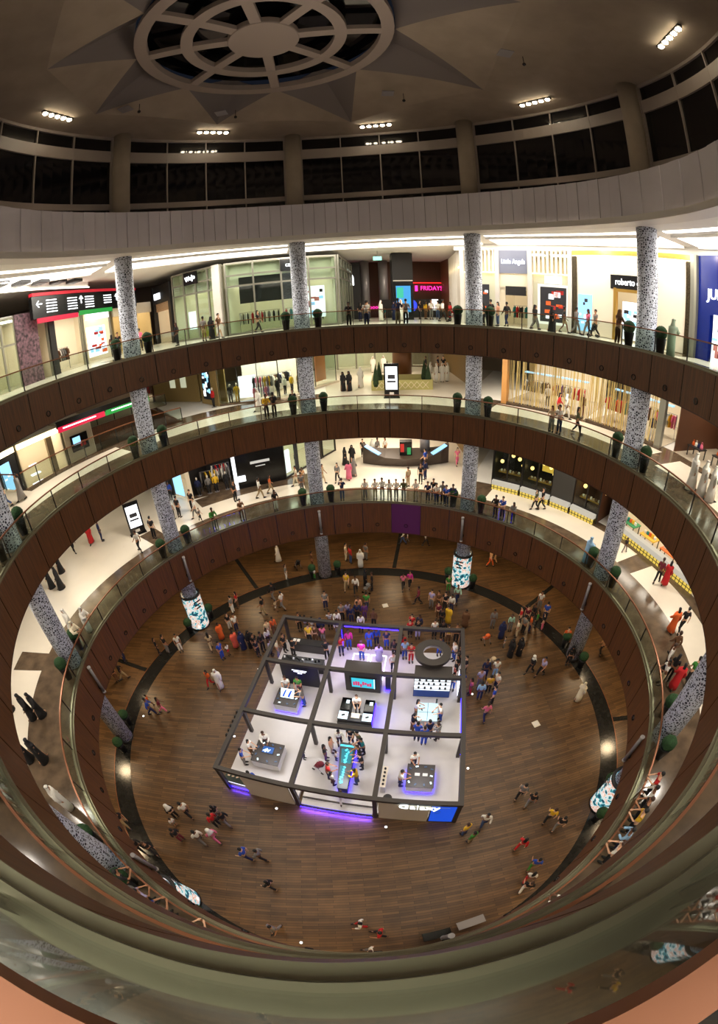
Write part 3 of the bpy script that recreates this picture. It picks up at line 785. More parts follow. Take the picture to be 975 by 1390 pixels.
def mannequin(F, x, y, color, where, z=0.0, low='black'):
    r = empty('mannequin', F.at(x, y, z), F.rz + pi, 'pale mannequin dressed in %s %s' % (color, where), 'mannequin')
    skin = mat('mannequin_skin', rgb(226, 214, 196), .5)
    b = MB(); b.loft([(0, 0, 1.5, .05, .05), (0, 0, 1.56, .05, .05), (0, .01, 1.62, .08, .09), (0, .01, 1.72, .085, .1), (0, 0, 1.8, .03, .04)], n=10); b.build('head', skin, r)
    b = MB(); b.loft([(0, 0, .85, .17, .11), (0, 0, 1.1, .15, .1), (0, 0, 1.35, .2, .12), (0, 0, 1.48, .14, .08), (0, 0, 1.52, .06, .05)], n=10)
    b.tube([(-.19, 0, 1.42), (-.26, 0, 1.12), (-.24, .06, .88)], [.06, .05, .035]); b.tube([(.19, 0, 1.42), (.26, 0, 1.12), (.24, .06, .88)], [.06, .05, .035]); b.build('top', CLOTH[color], r)
    for s_ in (-1, 1): MB().tube([(s_ * .09, 0, .9), (s_ * .1, .02, .5), (s_ * .1, 0, .06)], [.1, .07, .05]).build('leg', CLOTH[low], r)
    MB().lathe([(.24, 0), (.24, .03)], n=16).build('stand_plate', M_GREY, r)
def shelf_goods(F, x, y, z, w, n, label, group, cols, size=.22, kind='box'):
    for i in range(n):
        c = cols[i % len(cols)]; b = MB(); h = size * (1 + .35 * ((i * 5) % 4) / 4)
        if kind == 'bag': b.loft([(0, 0, 0, size * .6, size * .3), (0, 0, h * .7, size * .5, size * .25), (0, 0, h, size * .3, size * .12)], n=8); b.tube([(-size * .25, 0, h), (-size * .15, 0, h * 1.4), (size * .15, 0, h * 1.4), (size * .25, 0, h)], .015, 6)
        else: b.box((0, 0, h / 2), (size * .8, size * .5, h)); b.box((0, -size * .26, h / 2), (size * .5, .01, h * .4))
        o = b.build('handbag' if kind == 'bag' else 'boxed_item', CLOTH[c]); o.location = F.at(x - w / 2 + w * (i + .5) / n, y, z); o.rotation_euler = (0, 0, F.rz)
        tag(o, '%s %s' % (c, label), 'handbag' if kind == 'bag' else 'box', '%s %s' % (c, group))
def poster(F, x, z, w, h, base, shapes, label_part='poster', y=-.03, em=1.0, seed=1):
    q = F.box(label_part, (x, y, z), (w, .05, h), base); rnd = random.Random(seed)
    for m, n in shapes:
        b = MB()
        for i in range(n): b.box((x + rnd.uniform(-.35, .35) * w, y - .03, z + rnd.uniform(-.38, .38) * h), (w * rnd.uniform(.12, .3), .01, h * rnd.uniform(.05, .16)))
        b.build('picture_shapes', m, q)
M_LB = glow('lightbox_blue', (.3, .62, .9, 1), 1.6); M_LW = glow('lightbox_white', (.95, .97, 1, 1), 1.8)
M_ORANGE = glow('lightbox_orange', (1, .16, .03, 1), .9); M_RED = mat('poster_red', rgb(180, 40, 36), .6); M_DKP = mat('poster_dark', rgb(40, 40, 46), .6); M_PINKP = mat('poster_pink', rgb(214, 130, 130), .6)

# ---- top gallery -------------------------------------------------------------
z3 = ZF[3]; H3 = 6.0
# white and gold lit children's shop right of the hall
F = Front('shop_front', 'cream shop front with glowing gold pleats and a white name sign at the top right', PP(20.5, 27.5, 0), PP(20.5, 52.3, 0), z3, H3, 5)
F.shell(M_CREAM, cl=2.7); F.lamp(n=3)
W = F.W; xs = [0.15, 3.0, 5.7, W - .15]
for x in (0.1, 3.05, 5.65, W - .1): F.box('pilaster', (x, -.05, 3), (.32, .35, 6), M_LIP)
for x0, x1 in ((.3, 2.9), (5.85, W - .3)):
    b = MB(); n = int((x1 - x0) / .3)
    for i in range(n): b.box((x0 + (x1 - x0) * (i + .5) / n, -.05, 5.1), (.16, .18, 1.8))
    b.build('pleated_header', M_CREAM, F.root)
    F.box('light_strip', ((x0 + x1) / 2, -.1, 4.16), (x1 - x0, .1, .06), glow('gold_strip', (1, .78, .4, 1), 7))
    F.box('window_wall', ((x0 + x1) / 2, .12, 2.05), (x1 - x0, .1, 4.1), mat('sage_wall', rgb(205, 204, 180), .6))
F.box('sign_board', (4.35, 0, 5.0), (2.3, .2, 1.8), mat('pale_blue_grey', rgb(120, 124, 142), .5)); F.sign('Little Angels', 4.35, 5.0, .52, M_SIGNW, y=-.16, sx=.72)
F.box('door_lintel', (4.35, .1, 3.4), (2.3, .2, 1.2), M_CREAM); F.box('door_head', (4.5, .0, 2.75), (1.6, .2, .7), M_DARKSHOP)
F.box('door_jamb', (3.4, .1, 1.5), (.5, .2, 3.0), M_CREAM)
poster(F, 7.4, 1.9, 2.0, 2.6, M_DKP, ((M_ORANGE, 6), (M_LW, 4), (M_RED, 5)), 'window_display', .04, 1, 3)
F.box('display_frame', (7.4, .09, 1.9), (2.4, .06, 3.0), glow('frame_glow', (1, .95, .82, 1), 1.2))
F.box('emblem_panel', (7.4, .02, 3.75), (1.3, .06, .6), M_LW)
poster(F, 1.7, 1.9, 1.2, 2.6, M_DKP, ((M_ORANGE, 6), (M_LW, 3)), 'window_display', .04, 1, 4)
rack(F, 4.4, 2.6, 1.8, ['teal', 'white', 'black', 'red'], 'inside the shop doorway with the white name sign', 1.6)
# pale luxury shop
F = Front('shop_front', 'pale glossy shop front with a black and white name sign behind the right column', PP(20.5, 52.8, 0), PP(20.5, 79.3, 0), z3, H3, 5)
F.shell(M_CREAM); F.lamp(n=3); W = F.W
M_CREAMG = mat('cream_gloss', rgb(240, 226, 206), .12)
F.box('facade', (1.9, 0, 2.85), (3.2, .2, 5.6), M_CREAMG); F.box('facade', (8.0, 0, 2.85), (2.4, .2, 5.6), M_CREAMG); F.box('facade', (5.2, .02, 5.0), (4.0, .2, 1.3), M_CREAMG)
F.box('gold_header', (W / 2, -.05, 5.85), (W, .3, .3), M_GOLD); F.box('light_strip', (W / 2, -.08, 5.62), (W, .1, .1), glow('gold_strip', (1, .78, .4, 1), 7))
for x in (.2, W - .35): F.box('mosaic_pier', (x, -.03, 2.8), (.35, .3, 5.6), mat('mosaic', rgb(64, 54, 34), .3, .4, noise=.8, nscale=20))
F.box('end_pilaster', (W - .05, -.1, 3), (.25, .4, 6), M_ALU)
F.sign('roberto cavalli', 5.05, 3.9, .62, M_SIGNW, M_BLACK, (3.6, .95), -.16, .78)
F.box('gold_door_frame', (3.6, -.02, 1.75), (.2, .3, 3.5), M_GOLD); F.box('gold_lintel', (5.1, -.02, 3.35), (3.0, .3, .2), M_GOLD); F.box('gold_door_frame', (6.6, -.02, 1.75), (.2, .3, 3.5), M_GOLD)
poster(F, 4.75, 1.4, 1.5, 2.5, M_LW, ((M_LB, 5), (M_DKP, 3)), 'lit_poster', .3, 1, 6)
poster(F, 1.1, 1.55, 1.2, 2.6, M_LB, ((M_LW, 3), (M_DKP, 2)), 'lit_poster', -.13, 1, 7)
# blue shop at the right edge
F = Front('shop_front', 'deep blue glossy shop front with white capital letters at the right edge', PP(20.4, 80.3, 0), PP(20.4, 104, 0), z3, H3, 5)
F.shell(M_BLUEW); F.lamp(n=2); F.box('facade', (F.W / 2, 0, 4.3), (F.W, .2, 3.4), M_BLUEW); F.box('facade', (.6, 0, 1.3), (1.2, .2, 2.6), M_BLUEW)
F.sign('JUMBO', 2.3, 3.75, .85, M_SIGNW, y=-.16); 
F.box('pilaster', (.02, -.1, 3), (.22, .4, 6), M_ALU)
poster(F, 2.3, 1.3, 1.5, 2.7, M_LW, ((M_LB, 3), (M_PINKP, 4), (M_DKP, 2)), 'lit_poster', -.13, 1, 9); poster(F, 5.0, 1.3, 2.0, 2.7, M_LW, ((M_LB, 4), (M_RED, 3)), 'lit_poster', -.13, 1, 10)
# glass shop left of the hall, with its return into the hall
def glass_shop(label, p0, p1, n, sign=None, lamp=M_SHOPLAMPG, wall=M_PALEGREEN, depth=5.5, signx=None, cl=0.0, cr=0.0):
    F = Front('shop_front', label, p0, p1, z3, H3, depth); F.shell(wall, cl=cl, cr=cr); F.lamp(lamp, 3); W = F.W
    F.glazing([W * i / n for i in range(n + 1)], [.08, 4.0, 4.9, 5.9], M_ALU, .14)
    F.box('inner_bulkhead', (W / 2, .7, 4.9), (W - .3, .1, 1.9), wall)
    if sign: F.sign(sign, signx, 5.35, .5, M_SIGNW, M_BLACK, (1.7, 1.0), -.2)
    return F
F1 = glass_shop('glazed shop front with pale green interior and red garments left of the hall', PP(20.5, -26.5, 0), PP(20.5, -1.2, 0), 4, 'cach', signx=5.3, cl=1.8, cr=1.6)
F1.box('dark_header', (3.3, .5, 3.6), (4.5, .2, 2.2), M_DARKSHOP)
rack(F1, 2.6, 1.6, 3.4, ['white', 'red', 'black', 'grey', 'white'], 'inside the glazed shop left of the hall', 1.7)
rack(F1, 5.6, 1.8, 1.6, ['red', 'white', 'teal'], 'beside the column in the glazed shop', 1.7)
poster(F1, 7.1, 2.1, 1.9, 2.7, M_LW, ((M_PINKP, 7), (M_DKP, 3), (M_LB, 3)), 'window_picture', .5, 1, 12)
for i, c in enumerate(('white', 'pink', 'beige')): mannequin(F1, 6.6 + .6 * i, 1.1, c, 'in the glazed corner window left of the hall', .5)
F2 = Front('shop_front', 'glazed return of the pale green shop facing the hall', PP(20.45, -.6, 0), Vector((.9, 29.5, 0)), z3, H3, 1); F2.glazing([F2.W * i / 5 for i in range(6)], [.08, 4.0, 4.9, 5.9], M_ALU, .14); F2.box('display_wall', (F2.W / 2, .5, 3), (F2.W - .4, .1, 5.8), M_PALEGREEN)
# left: scribbled sign shop
F3 = glass_shop('glazed shop front with a black scribbled sign left of the far column', Vector((-14.6, 20.2, 0)), PP(20.5, -27.5, 0), 4, None, signx=2.2, cl=1.07, cr=1.8)
F3.box('sign_board', (2.35, -.15, 5.35), (1.55, .1, 1.1), M_BLACK); lettering('WoJo', .6, (2.35, -.23, 5.35), F3.root, M_SIGNW, (pi / 2, -.15, 0), .8)
F3.box('display_plinth', (2.6, 1.6, .5), (1.2, .8, 1.0), mat('yellow_green', rgb(190, 180, 70), .6)); F3.box('bright_panel', (1.0, 1.2, 1.7), (.8, .1, 1.6), M_LW)
F3.box('stone_pier', (F3.W - .4, -.1, 3), (.7, .3, 6), M_LIP)
# dark shop behind the left column
F4 = Front('shop_front', 'dark shop front with a lit white sign and slatted header left of the glazed shops', Vector((-18.2, 23.6, 0)), Vector((-14.8, 20.4, 0)), z3, 5.6, 4)
F4.shell(M_CREAM, cr=.8); F4.lamp(n=2); W = F4.W
F4.box('header', (W / 2, 0, 4.75), (W, .3, 1.7), M_DARKSHOP); F4.box('pier', (W - .25, -.05, 2.8), (.5, .4, 5.6), M_DARKSHOP); F4.box('pier', (.2, -.05, 2.8), (.4, .4, 5.6), M_DARKSHOP)
F4.box('lit_sign', (1.4, -.2, 4.6), (1.5, .1, .6), M_LW); F4.box('slats', (W / 2, .05, 3.5), (W - .8, .1, .8), mat('warm_slats', rgb(190, 160, 130), .5, noise=.5, nscale=12))
rack(F4, 2.2, 1.5, 2.2, ['pink', 'beige', 'brown'], 'inside the dark shop front behind the left column', 1.6)
# left: wayfinding board and the shops under it
Fd = Front('wayfinding_board', 'long black overhead directory board with white arrows and red and green stripes', Vector((-19.0, 6.5, 0)), Vector((-18.6, 20.5, 0)), z3, 5.5, 1, 'sign')
def Fd_box(n, x, z, w, h, m, y=-.1, par=None): return MB().box((x, y, z), (w, .06, h)).build(n, m, par or Fd.root)
# this front runs along +y, so its room side faces +x: local -y
MB().box((7.0, .1, 4.75), (14.0, .3, 1.5)).build('board', M_BLACK, Fd.root); MB().box((7.0, .05, 5.6), (14.0, .35, .22)).build('red_edge', mat('sign_red', rgb(170, 24, 40), .5, emit=(.5, .01, .03, 1), strength=.5), Fd.root)
Fd_box('red_stripe', 2.6, 3.85, 4.6, .34, glow('sign_red_lit', (.8, .01, .06, 1), .9)); Fd_box('green_stripe', 7.4, 3.95, 4.6, .34, glow('sign_green_lit', (.02, .4, .06, 1), .8))
for gx, n in ((2.0, 5), (4.4, 5), (6.6, 5), (9.2, 4), (11.8, 3)):
    b = MB()
    for i in range(n): b.box((gx, -.08, 5.15 - .2 * i), (1.15 - .2 * ((i * 3) % 3), .02, .07))
    b.build('text_lines', M_SIGNW, Fd.root)
for ax, rot in ((.7, pi / 2), (5.5, 0), (10.6, 0)):
    b = MB(); b.bar((0, 0, -.28), (0, 0, .25), .07, .03); b.bar((0, 0, .3), (-.22, 0, .06), .07, .03); b.bar((0, 0, .3), (.22, 0, .06), .07, .03); q = b.build('arrow', M_SIGNW, Fd.root); q.location = (ax, -.09, 4.95); q.rotation_euler = (0, -rot, 0)
F5 = Front('shop_front', 'bright open shop front under the long black directory board', Vector((-19.6, 8.5, 0)), Vector((-19.2, 16.5, 0)), z3, 4.3, 4)
F5.shell(M_CREAM); F5.lamp(n=3); F5.glazing([0, 3.9, 4.2, F5.W], [4.2], M_ALU, .16, False)
F5.box('pier', (.35, -.02, 2.15), (.6, .4, 4.3), M_DARKSHOP); F5.box('lit_header', (6.2, -.05, 3.6), (3.2, .1, .5), M_LW)
poster(F5, 6.0, 1.6, 2.6, 2.4, M_LW, ((M_ORANGE, 6), (M_LB, 6), (M_RED, 5)), 'lit_posters', .1, 1, 15)
rack(F5, 2.0, 1.4, 3.2, ['grey', 'white', 'brown', 'black'], 'under the left half of the directory board', 1.7)
F6 = Front('shop_front', 'beige shop front with a recessed doorway at the far end of the directory board', Vector((-19.1, 16.9, 0)), Vector((-18.5, 23.2, 0)), z3, 4.3, 3)
F6.shell(mat('warm_beige', rgb(196, 172, 120), .6)); F6.lamp(n=1); F6.box('hanging_sign', (2.6, -.4, 3.2), (1.2, .1, .4), M_BLACK); F6.box('header', (F6.W / 2, 0, 3.8), (F6.W, .2, 1.0), M_CREAM)
F7 = Front('shop_front', 'pale shop front with mannequins and a floral dark panel at the far left edge', PP(20.8, -96, 0), Vector((-19.6, 7.6, 0)), z3, 4.6, 4)
F7.shell(M_CREAM); F7.lamp(M_SHOPLAMP, 3); W = F7.W; F7.glazing([0, 2, 4, W - 3.4, W - 2.2], [4.5, 2.8], M_ALU, .12)
F7.box('floral_panel', (W - 1.2, -.05, 2.3), (2.0, .2, 4.6), mat('floral', rgb(96, 70, 78), .6, noise=.9, nscale=5))
for i, c in enumerate(('red', 'pink', 'white')): mannequin(F7, 1.2 + 1.7 * i, 1.1, c, 'in the far left window of the top gallery')
# angled ceiling beam with dark vents at upper left
root = empty('ceiling_beam', (0, 0, 0), 0, 'lit ceiling beam with dark square vents at the upper left', 'ceiling fixture')
A, B = Vector((-19.2, -.5, 27.45)), Vector((-19.5, 14.0, 27.45))
MB().bar(A, B, .25, .5).build('beam', M_CEIL, root); d = (B - A).normalized()
MB().bar(A + Vector((.2, 0, -.22)), B + Vector((.2, 0, -.22)), .08, .06).build('light_strip', M_COVE, root)
for i in range(6): MB().bar(A + d * (1.2 + 2 * i) + Vector((.75, 0, .12)), A + d * (2.2 + 2 * i) + Vector((.75, 0, .12)), .9, .2).build('vent', M_DARKSHOP, root)
# the hall at the back of the top gallery
struct(MB().box((6.3, 33.6, z3 + 3.2), (16, .3, 6.6)).build('wall_hall', M_BROWNW)); 
struct(MB().box((11.2, 29.0, z3 + 3.2), (.3, 9, 6.6)).build('wall_hallside', mat('brown_panel', rgb(110, 72, 44), .6)))
F8 = Front('shop_front', 'cream shop wall with glowing fins on the right side of the hall', Vector((10.3, 25.5, 0)), PP(20.5, 27.2, 0), z3, H3, 1.0)
F8.shell(M_CREAM, sides=False, cr=.55); b = MB()
for i in range(9): b.box((.4 + F8.W * i / 9.5, -.05, 3), (.12, .3, 6))
b.build('fins', M_LIP, F8.root); F8.box('light_strip', (F8.W / 2, -.05, 4.6), (F8.W, .08, .1), glow('gold_strip', (1, .78, .4, 1), 7)); F8.box('lit_window', (F8.W * .6, .05, 2.2), (F8.W * .5, .1, 4.0), glow('soft_window', (1, .9, .7, 1), .9))
def wall_sign(name, label, loc, text, size, m, sx=1.0, board=None, bd=None):
    r = empty(name, loc, 0, label, 'sign')
    if board: MB().box((0, .08, 0), (bd[0], .1, bd[1])).build('sign_board', board, r)
    if text: lettering(text, size, (0, 0, 0), r, m, sx=sx)
    return r
r = wall_sign('restaurant_sign', 'glowing pink restaurant sign on the brown wall at the back of the hall', (9.9, 33.2, z3 + 3.3), 'FRIDAYS', .72, M_PINK, .95)
MB().box((-1.75, .05, 0), (.3, .1, .65)).build('striped_mark', M_PINK, r); MB().box((-1.0, .06, .65), (6.0, .08, .12)).build('red_line', glow('red_neon', (1, .02, .02, 1), 1.6), r)
r = wall_sign('restaurant_sign', 'small glowing pink sign beside the pale arch emblem at the back left of the hall', (1.4, 32.9, z3 + 3.0), 'BAR', .7, M_PINK)
r = wall_sign('neon_sign', 'row of small pink neon shapes low on the back wall of the hall', (3.4, 33.0, z3 + 1.2), 'oooo', .6, M_PINK)
r = empty('arch_emblem', (.6, 30.0, z3 + 4.6), 0, 'white glowing pointed arch emblem on the dark wall left in the hall', 'sign')
MB().box((0, .1, -1.5), (2.4, .16, 6.2)).build('dark_board', M_DARKSHOP, r); b = MB(); b.tube([(-.45, 0, -.9), (-.42, 0, .0), (-.2, 0, .6), (0, 0, .85), (.2, 0, .6), (.42, 0, .0), (.45, 0, -.9)], .09, 6); b.build('arch', M_SIGNW, r)
for i, (x, nm) in enumerate(((2.3, 'left'), (4.3, 'right'))): struct(MB().lathe([(.5, 0), (.5, 6.4)], n=16).build('column_hall', M_GREY)).location = (x, 31.5, z3)
s = MB().box((7.2, 30.5, z3 + 1.0), (6.5, .3, 2.0)); struct(s.build('wall_barfront', M_DARKSHOP))
r = empty('bar_screen', (7.0, 30.2, z3 + 1.3), 0, 'blue glowing bar display at the back of the hall', 'screen'); q = MB().lathe([(.7, -.05), (.7, .05)], n=24).build('disc', glow('bar_blue', (.03, .06, .9, 1), 1.4), r); q.rotation_euler = (pi / 2, 0, 0); MB().box((2.6, 0, .1), (.8, .06, 1.2)).build('white_screen', M_LW, r)
r = empty('screen_pillar', (5.55, 25.5, z3), 0, 'dark square pillar with a tall blue green screen standing in the hall', 'pillar')
MB().box((0, 0, 3.2), (1.9, 1.9, 6.4)).build('pillar_body', M_DARKSHOP, r); MB().box((0, -1.0, 1.9), (1.8, .12, 3.4)).build('screen_case', M_BLACK, r)
q = MB().box((0, -1.07, 2.0), (1.35, .03, 2.5)).build('screen', glow('teal_blue_screen', (.05, .35, .75, 1), 1.1), r); MB().box((-.3, -1.1, 2.6), (.6, .01, 1.0)).build('teal_patch', glow('green_patch', (.05, .7, .45, 1), .8), q); MB().box((0, -1.07, .45), (.8, .03, .5)).build('lower_screen', M_LW, r); MB().box((0, -1.02, 3.75), (1.8, .1, .12)).build('header_strip', M_LIP, r)
r = empty('exit_sign', (3.2, 23.0, 27.0), 0, 'small green and white exit sign hanging from the hall ceiling', 'sign'); MB().box((0, 0, 0), (.75, .06, .35)).build('sign_face', glow('exit_green', (.3, .8, .6, 1), 2.0), r); MB().bar((0, 0, .17), (0, 0, .7), .04).build('hanger', M_GREY, r)
area('hall_lamp', (6, 27, 27.3), 3, 320, (1, .86, .68))

# ---- second gallery ------------------------------------------------------------
z2 = ZF[2]; H2 = 4.2
F = Front('shop_front', 'bright shop front behind hanging gold strings on the right of the second gallery', PP(20.4, 37, 0), PP(20.4, 57, 0), z2, H2, 7)
G_ = Front('shop_front', 'second half of the gold string shop front beside the right column', PP(20.4, 57, 0), PP(20.4, 75.5, 0), z2, H2, 7)
M_STRING = mat('gold_string', rgb(226, 200, 130), .35, .4)
for F_, sd in ((F, 21), (G_, 22)):
    F_.shell(M_CREAM, sides=False); F_.lamp(n=3, d=1.4); rnd = random.Random(sd); b = MB(); n = 60
    for i in range(n):
        x = F_.W * (i + rnd.random()) / n; t = rnd.choice((.03, .04, .07)); b.bar((x, rnd.uniform(0, .35), .05), (x + rnd.uniform(-.12, .12), rnd.uniform(0, .35), H2), t)
    q = b.build('string_curtain', M_STRING, F_.root); q['kind'] = 'stuff'
    F_.box('header', (F_.W / 2, .3, H2 - .25), (F_.W, .2, .5), M_LW if sd == 21 else M_CREAM); F_.box('plinth', (F_.W / 2, .15, .08), (F_.W - .3, .4, .16), M_BROWNSTONE)
    F_.box('wall_shelf', (F_.W / 2, 3.0, 2.3), (F_.W * .8, .4, .08), M_LB)
    F_.box('end_pier', (F_.W - .25 if sd == 22 else .25, .1, H2 / 2), (.45, .45, H2), M_ALU if sd == 22 else mat('amber_pier', rgb(206, 150, 84), .5))
rack(F, 1.9, 2.6, 2.4, ['grey', 'brown', 'black', 'white'], 'behind the gold strings at the left end', 1.75)
rack(F, 4.9, 2.7, 2.8, ['red', 'white', 'purple', 'red', 'navy'], 'behind the gold strings in the middle', 1.75)
rack(G_, 1.6, 2.4, 2.4, ['red', 'orange', 'teal', 'red'], 'behind the gold strings right of the doorway', 1.75)
rack(G_, 5.0, 3.0, 2.6, ['pink', 'yellow', 'white', 'brown'], 'behind the gold strings beside the right column', 1.75)
mannequin(F, 3.4, 1.6, 'white', 'behind the gold strings with dark trousers'); mannequin(G_, 3.3, 1.3, 'red', 'behind the gold strings beside the right column', 0, 'red'); mannequin(G_, 5.3, 1.0, 'navy', 'behind the gold strings right of the column', 0, 'white'); mannequin(F, 6.6, .9, 'brown', 'in the doorway of the gold string shop', 0, 'brown')
F = Front('shop_front', 'shop front full of colourful bags at the far right of the second gallery', PP(21, 77.5, 0), PP(21, 96, 0), z2, H2, 5)
F.shell(M_BROWNW); F.lamp(n=2); 
for i in range(3):
    r = empty('display_table', F.at(1.3 + 1.9 * i, 1.0 + .5 * (i % 2)), F.rz, 'dark bag display table, %s in the far right shop, second gallery' % ('nearest the column', 'middle one', 'farthest from the column')[i], 'table'); MB().box((0, 0, .66), (1.2, .8, .06)).build('tabletop', M_DARKSHOP, r)
    for sx in (-1, 1):
        for sy in (-1, 1): MB().box((sx * .52, sy * .34, .32), (.06, .06, .63)).build('leg', M_DARKSHOP, r)
    shelf_goods(F, 1.3 + 1.9 * i, 1.0 + .5 * (i % 2), .69, 1.0, 4, 'handbag on the %s bag table in the far right shop' % ('first', 'second', 'third')[i], 'handbags on the %s bag table' % ('first', 'second', 'third')[i], ['orange', 'white', 'navy', 'pink'], .26, 'bag')
b = MB(); F.box('wall_shelf', (F.W / 2, 4.6, 1.4), (F.W * .85, .4, .05), M_ALU); F.box('wall_shelf', (F.W / 2, 4.6, 2.2), (F.W * .85, .4, .05), M_ALU)
shelf_goods(F, F.W / 2, 4.55, 1.43, 4.6, 10, 'handbag on the lower wall shelf of the far right shop', 'handbags on the lower wall shelf', ['navy', 'red', 'pink', 'black', 'brown'], .3, 'bag'); shelf_goods(F, F.W / 2, 4.55, 2.23, 4.6, 10, 'handbag on the upper wall shelf of the far right shop', 'handbags on the upper wall shelf', ['red', 'teal', 'black', 'purple', 'white'], .3, 'bag')
# left bright shop
P = [Vector((-15.6, 21.9, 0)), Vector((-13.7, 22.2, 0)), Vector((-11.3, 20.1, 0)), Vector((-5.9, 20.6, 0)), Vector((-1.2, 27.5, 0))]
F = Front('shop_front', 'brilliant white shop window with colourful garments left on the second gallery', P[2], P[3], z2, H2, 3.4); F.shell(M_WHITE, sides=False, cl=1.7, cr=1.1); F.lamp(n=2, d=2); W = F.W
F.glazing([0, W * .33, W * .66, W], [3.5], M_DARKMETAL, .06); F.box('plinth', (W / 2, .2, .08), (W, .5, .16), M_BROWNSTONE)
F.box('product_wall', (2.4, 1.6, 1.2), (1.6, .2, 2.0), M_LW)
rack(F, 3.9, 1.0, 1.8, ['black', 'yellow', 'pink', 'grey', 'brown'], 'in the brilliant white window', 2.1); rack(F, 3.7, .9, 1.5, ['pink', 'white', 'purple'], 'low in the brilliant white window', 1.2); mannequin(F, .9, .6, 'black', 'in the left pane of the brilliant white window'); mannequin(F, 1.5, .7, 'yellow', 'in the left pane of the brilliant white window', 0, 'yellow')
F = Front('shop_front', 'bright curved shop front running back into the hall on the second gallery', P[3], P[4], z2, H2, 3.4); F.shell(M_WHITE, sides=False, cl=1.15); F.lamp(n=2, d=2); W = F.W
F.glazing([0, W * .3, W * .6, W], [3.6], M_DARKMETAL, .06); F.box('orange_panel', (6.6, .6, 2.0), (1.6, .1, 3.2), mat('terracotta', rgb(206, 130, 84), .6)); F.box('plinth', (W / 2, -.15, .06), (W, .6, .12), M_TILE)
for i, c in enumerate(('black', 'white', 'yellow', 'beige', 'navy')): mannequin(F, .8 + .95 * i, 1.0, c, 'in the curved bright shop front, mannequin %s from the column' % ('first', 'second', 'third', 'fourth', 'fifth')[i])
rack(F, 2.8, 2.6, 3.2, ['black', 'brown', 'white', 'navy'], 'in the curved bright shop front', 1.8)
F = Front('shop_front', 'olive wall with a tall blue lit poster left of the brilliant white window', P[1], P[2], z2, H2, 1.2); F.shell(M_OLIVE, sides=False, cr=.64); F.box('facade', (F.W / 2, 0, H2 / 2), (F.W, .2, H2), M_OLIVE)
poster(F, 1.3, 2.0, 1.5, 3.0, mat('lightbox_frame', rgb(20, 30, 50), .4), ((M_LW, 9), (M_LB, 9)), 'lit_poster', -.13, 1, 31); mannequin(F, 2.9, -.5, 'red', 'standing right of the tall blue poster')
F = Front('shop_front', 'olive brown wall with two pale notices on the second gallery', Vector((-20.5, 25.6, 0)), Vector((-14.3, 23.0, 0)), z2, H2, 1.2); F.shell(M_OLIVE, sides=False); F.box('facade', (F.W / 2, 0, H2 / 2), (F.W, .2, H2), M_OLIVE)
for i, x in enumerate((3.2, 4.8)): F.box('notice', (x, -.12, 2.1), (.8, .04, 1.3), mat('notice', rgb(220, 226, 190), .5, emit=(.9, .95, .7, 1), strength=.4))
F.box('small_sign', (3.8, -.12, 3.5), (1.6, .04, .3), M_DARKSHOP)
F = Front('shop_front', 'dark shop front with red garments at the left back of the second gallery', Vector((-26, 28, 0)), Vector((-20.7, 25.4, 0)), z2, H2, 4); F.shell(M_BROWNW); F.lamp(n=2); rack(F, 2.2, .8, 2.4, ['black', 'red', 'orange'], 'in the dark shop left of the olive wall', 1.8); rack(F, 4.6, .8, 1.6, ['brown', 'red', 'grey'], 'at right in the dark shop beside the olive wall', 1.8)
# hall of the second gallery
struct(MB().lathe([(.95, 0), (.95, 4.3)], n=24).build('column_hall', mat('bronze_column', rgb(110, 70, 36), .4, .3))).location = (5.4, 25.95, z2)
root = empty('planter_bench', (5.0, 23.3, z2), radians(-4), 'pale lattice sided planter bench island in the second gallery hall', 'planter bench')
for sx in (-1, 1):
    MB().box((0, sx * 1.5, .45), (5.4, .12, .9)).build('side_panel', mat('olive_panel', rgb(176, 168, 104), .6), root); b = MB()
    for i in range(9): x = -2.1 + .525 * i; b.bar((x - .26, sx * 1.57, .15), (x + .26, sx * 1.57, .75), .05, .03); b.bar((x - .26, sx * 1.57, .75), (x + .26, sx * 1.57, .15), .05, .03)
    b.build('lattice', M_CREAM, root); MB().box((sx * 2.7, 0, .45), (.12, 3.0, .9)).build('end_panel', MATS['olive_panel'], root)
MB().box((0, 0, .3), (5.2, 2.9, .1)).build('seat_deck', M_BROWNW, root)
M_CYPRESS = mat('cypress', rgb(38, 58, 30), .9, noise=.4, nscale=9)
for i, (x, y) in enumerate(((-2.45, -1.25), (-2.0, .9), (-1.2, 1.25), (2.3, -1.2), (2.35, 1.2))):
    r = empty('cypress', Vector((5.0 + x, 23.3 + y, z2 + .35)), 0, 'small dark cone shaped cypress in the planter bench island, %s' % ('front left', 'back left outer', 'back left inner', 'front right', 'back right')[i], 'plant')
    MB().lathe([(.22, 0), (.3, .3), (.24, .9), (.12, 1.5), (.02, 1.95)], n=10).build('foliage', M_CYPRESS, r); MB().lathe([(.16, -.02), (.2, .12)], n=10).build('pot', M_DARKSHOP, r)
def totem(name, p, rz, label, m=M_LW, h=2.6, w=1.15):
    r = empty(name, p, rz, label, 'screen'); MB().box((0, 0, h / 2), (w, .22, h)).build('case', M_BLACK, r)
    q = MB().box((0, -.12, h * .58), (w * .8, .02, h * .66)).build('screen', m, r); MB().box((0, -.135, h * .62), (w * .5, .008, h * .12)).build('dark_shape', M_DKP, q); MB().box((0, -.135, h * .48), (w * .6, .008, h * .05)).build('dark_line', M_DKP, q); MB().box((0, 0, .03), (w * 1.1, .5, .06)).build('base', M_BLACK, r); MB().box((0, -.12, h * .13), (w * .3, .02, h * .08)).build('small_plate', M_LIP, r)
    return r
totem('digital_totem', PP(19.2, 11.0, z2), radians(-8), 'tall black digital totem with a white lit screen at the second gallery hall', M_LW, 2.9, 1.2)
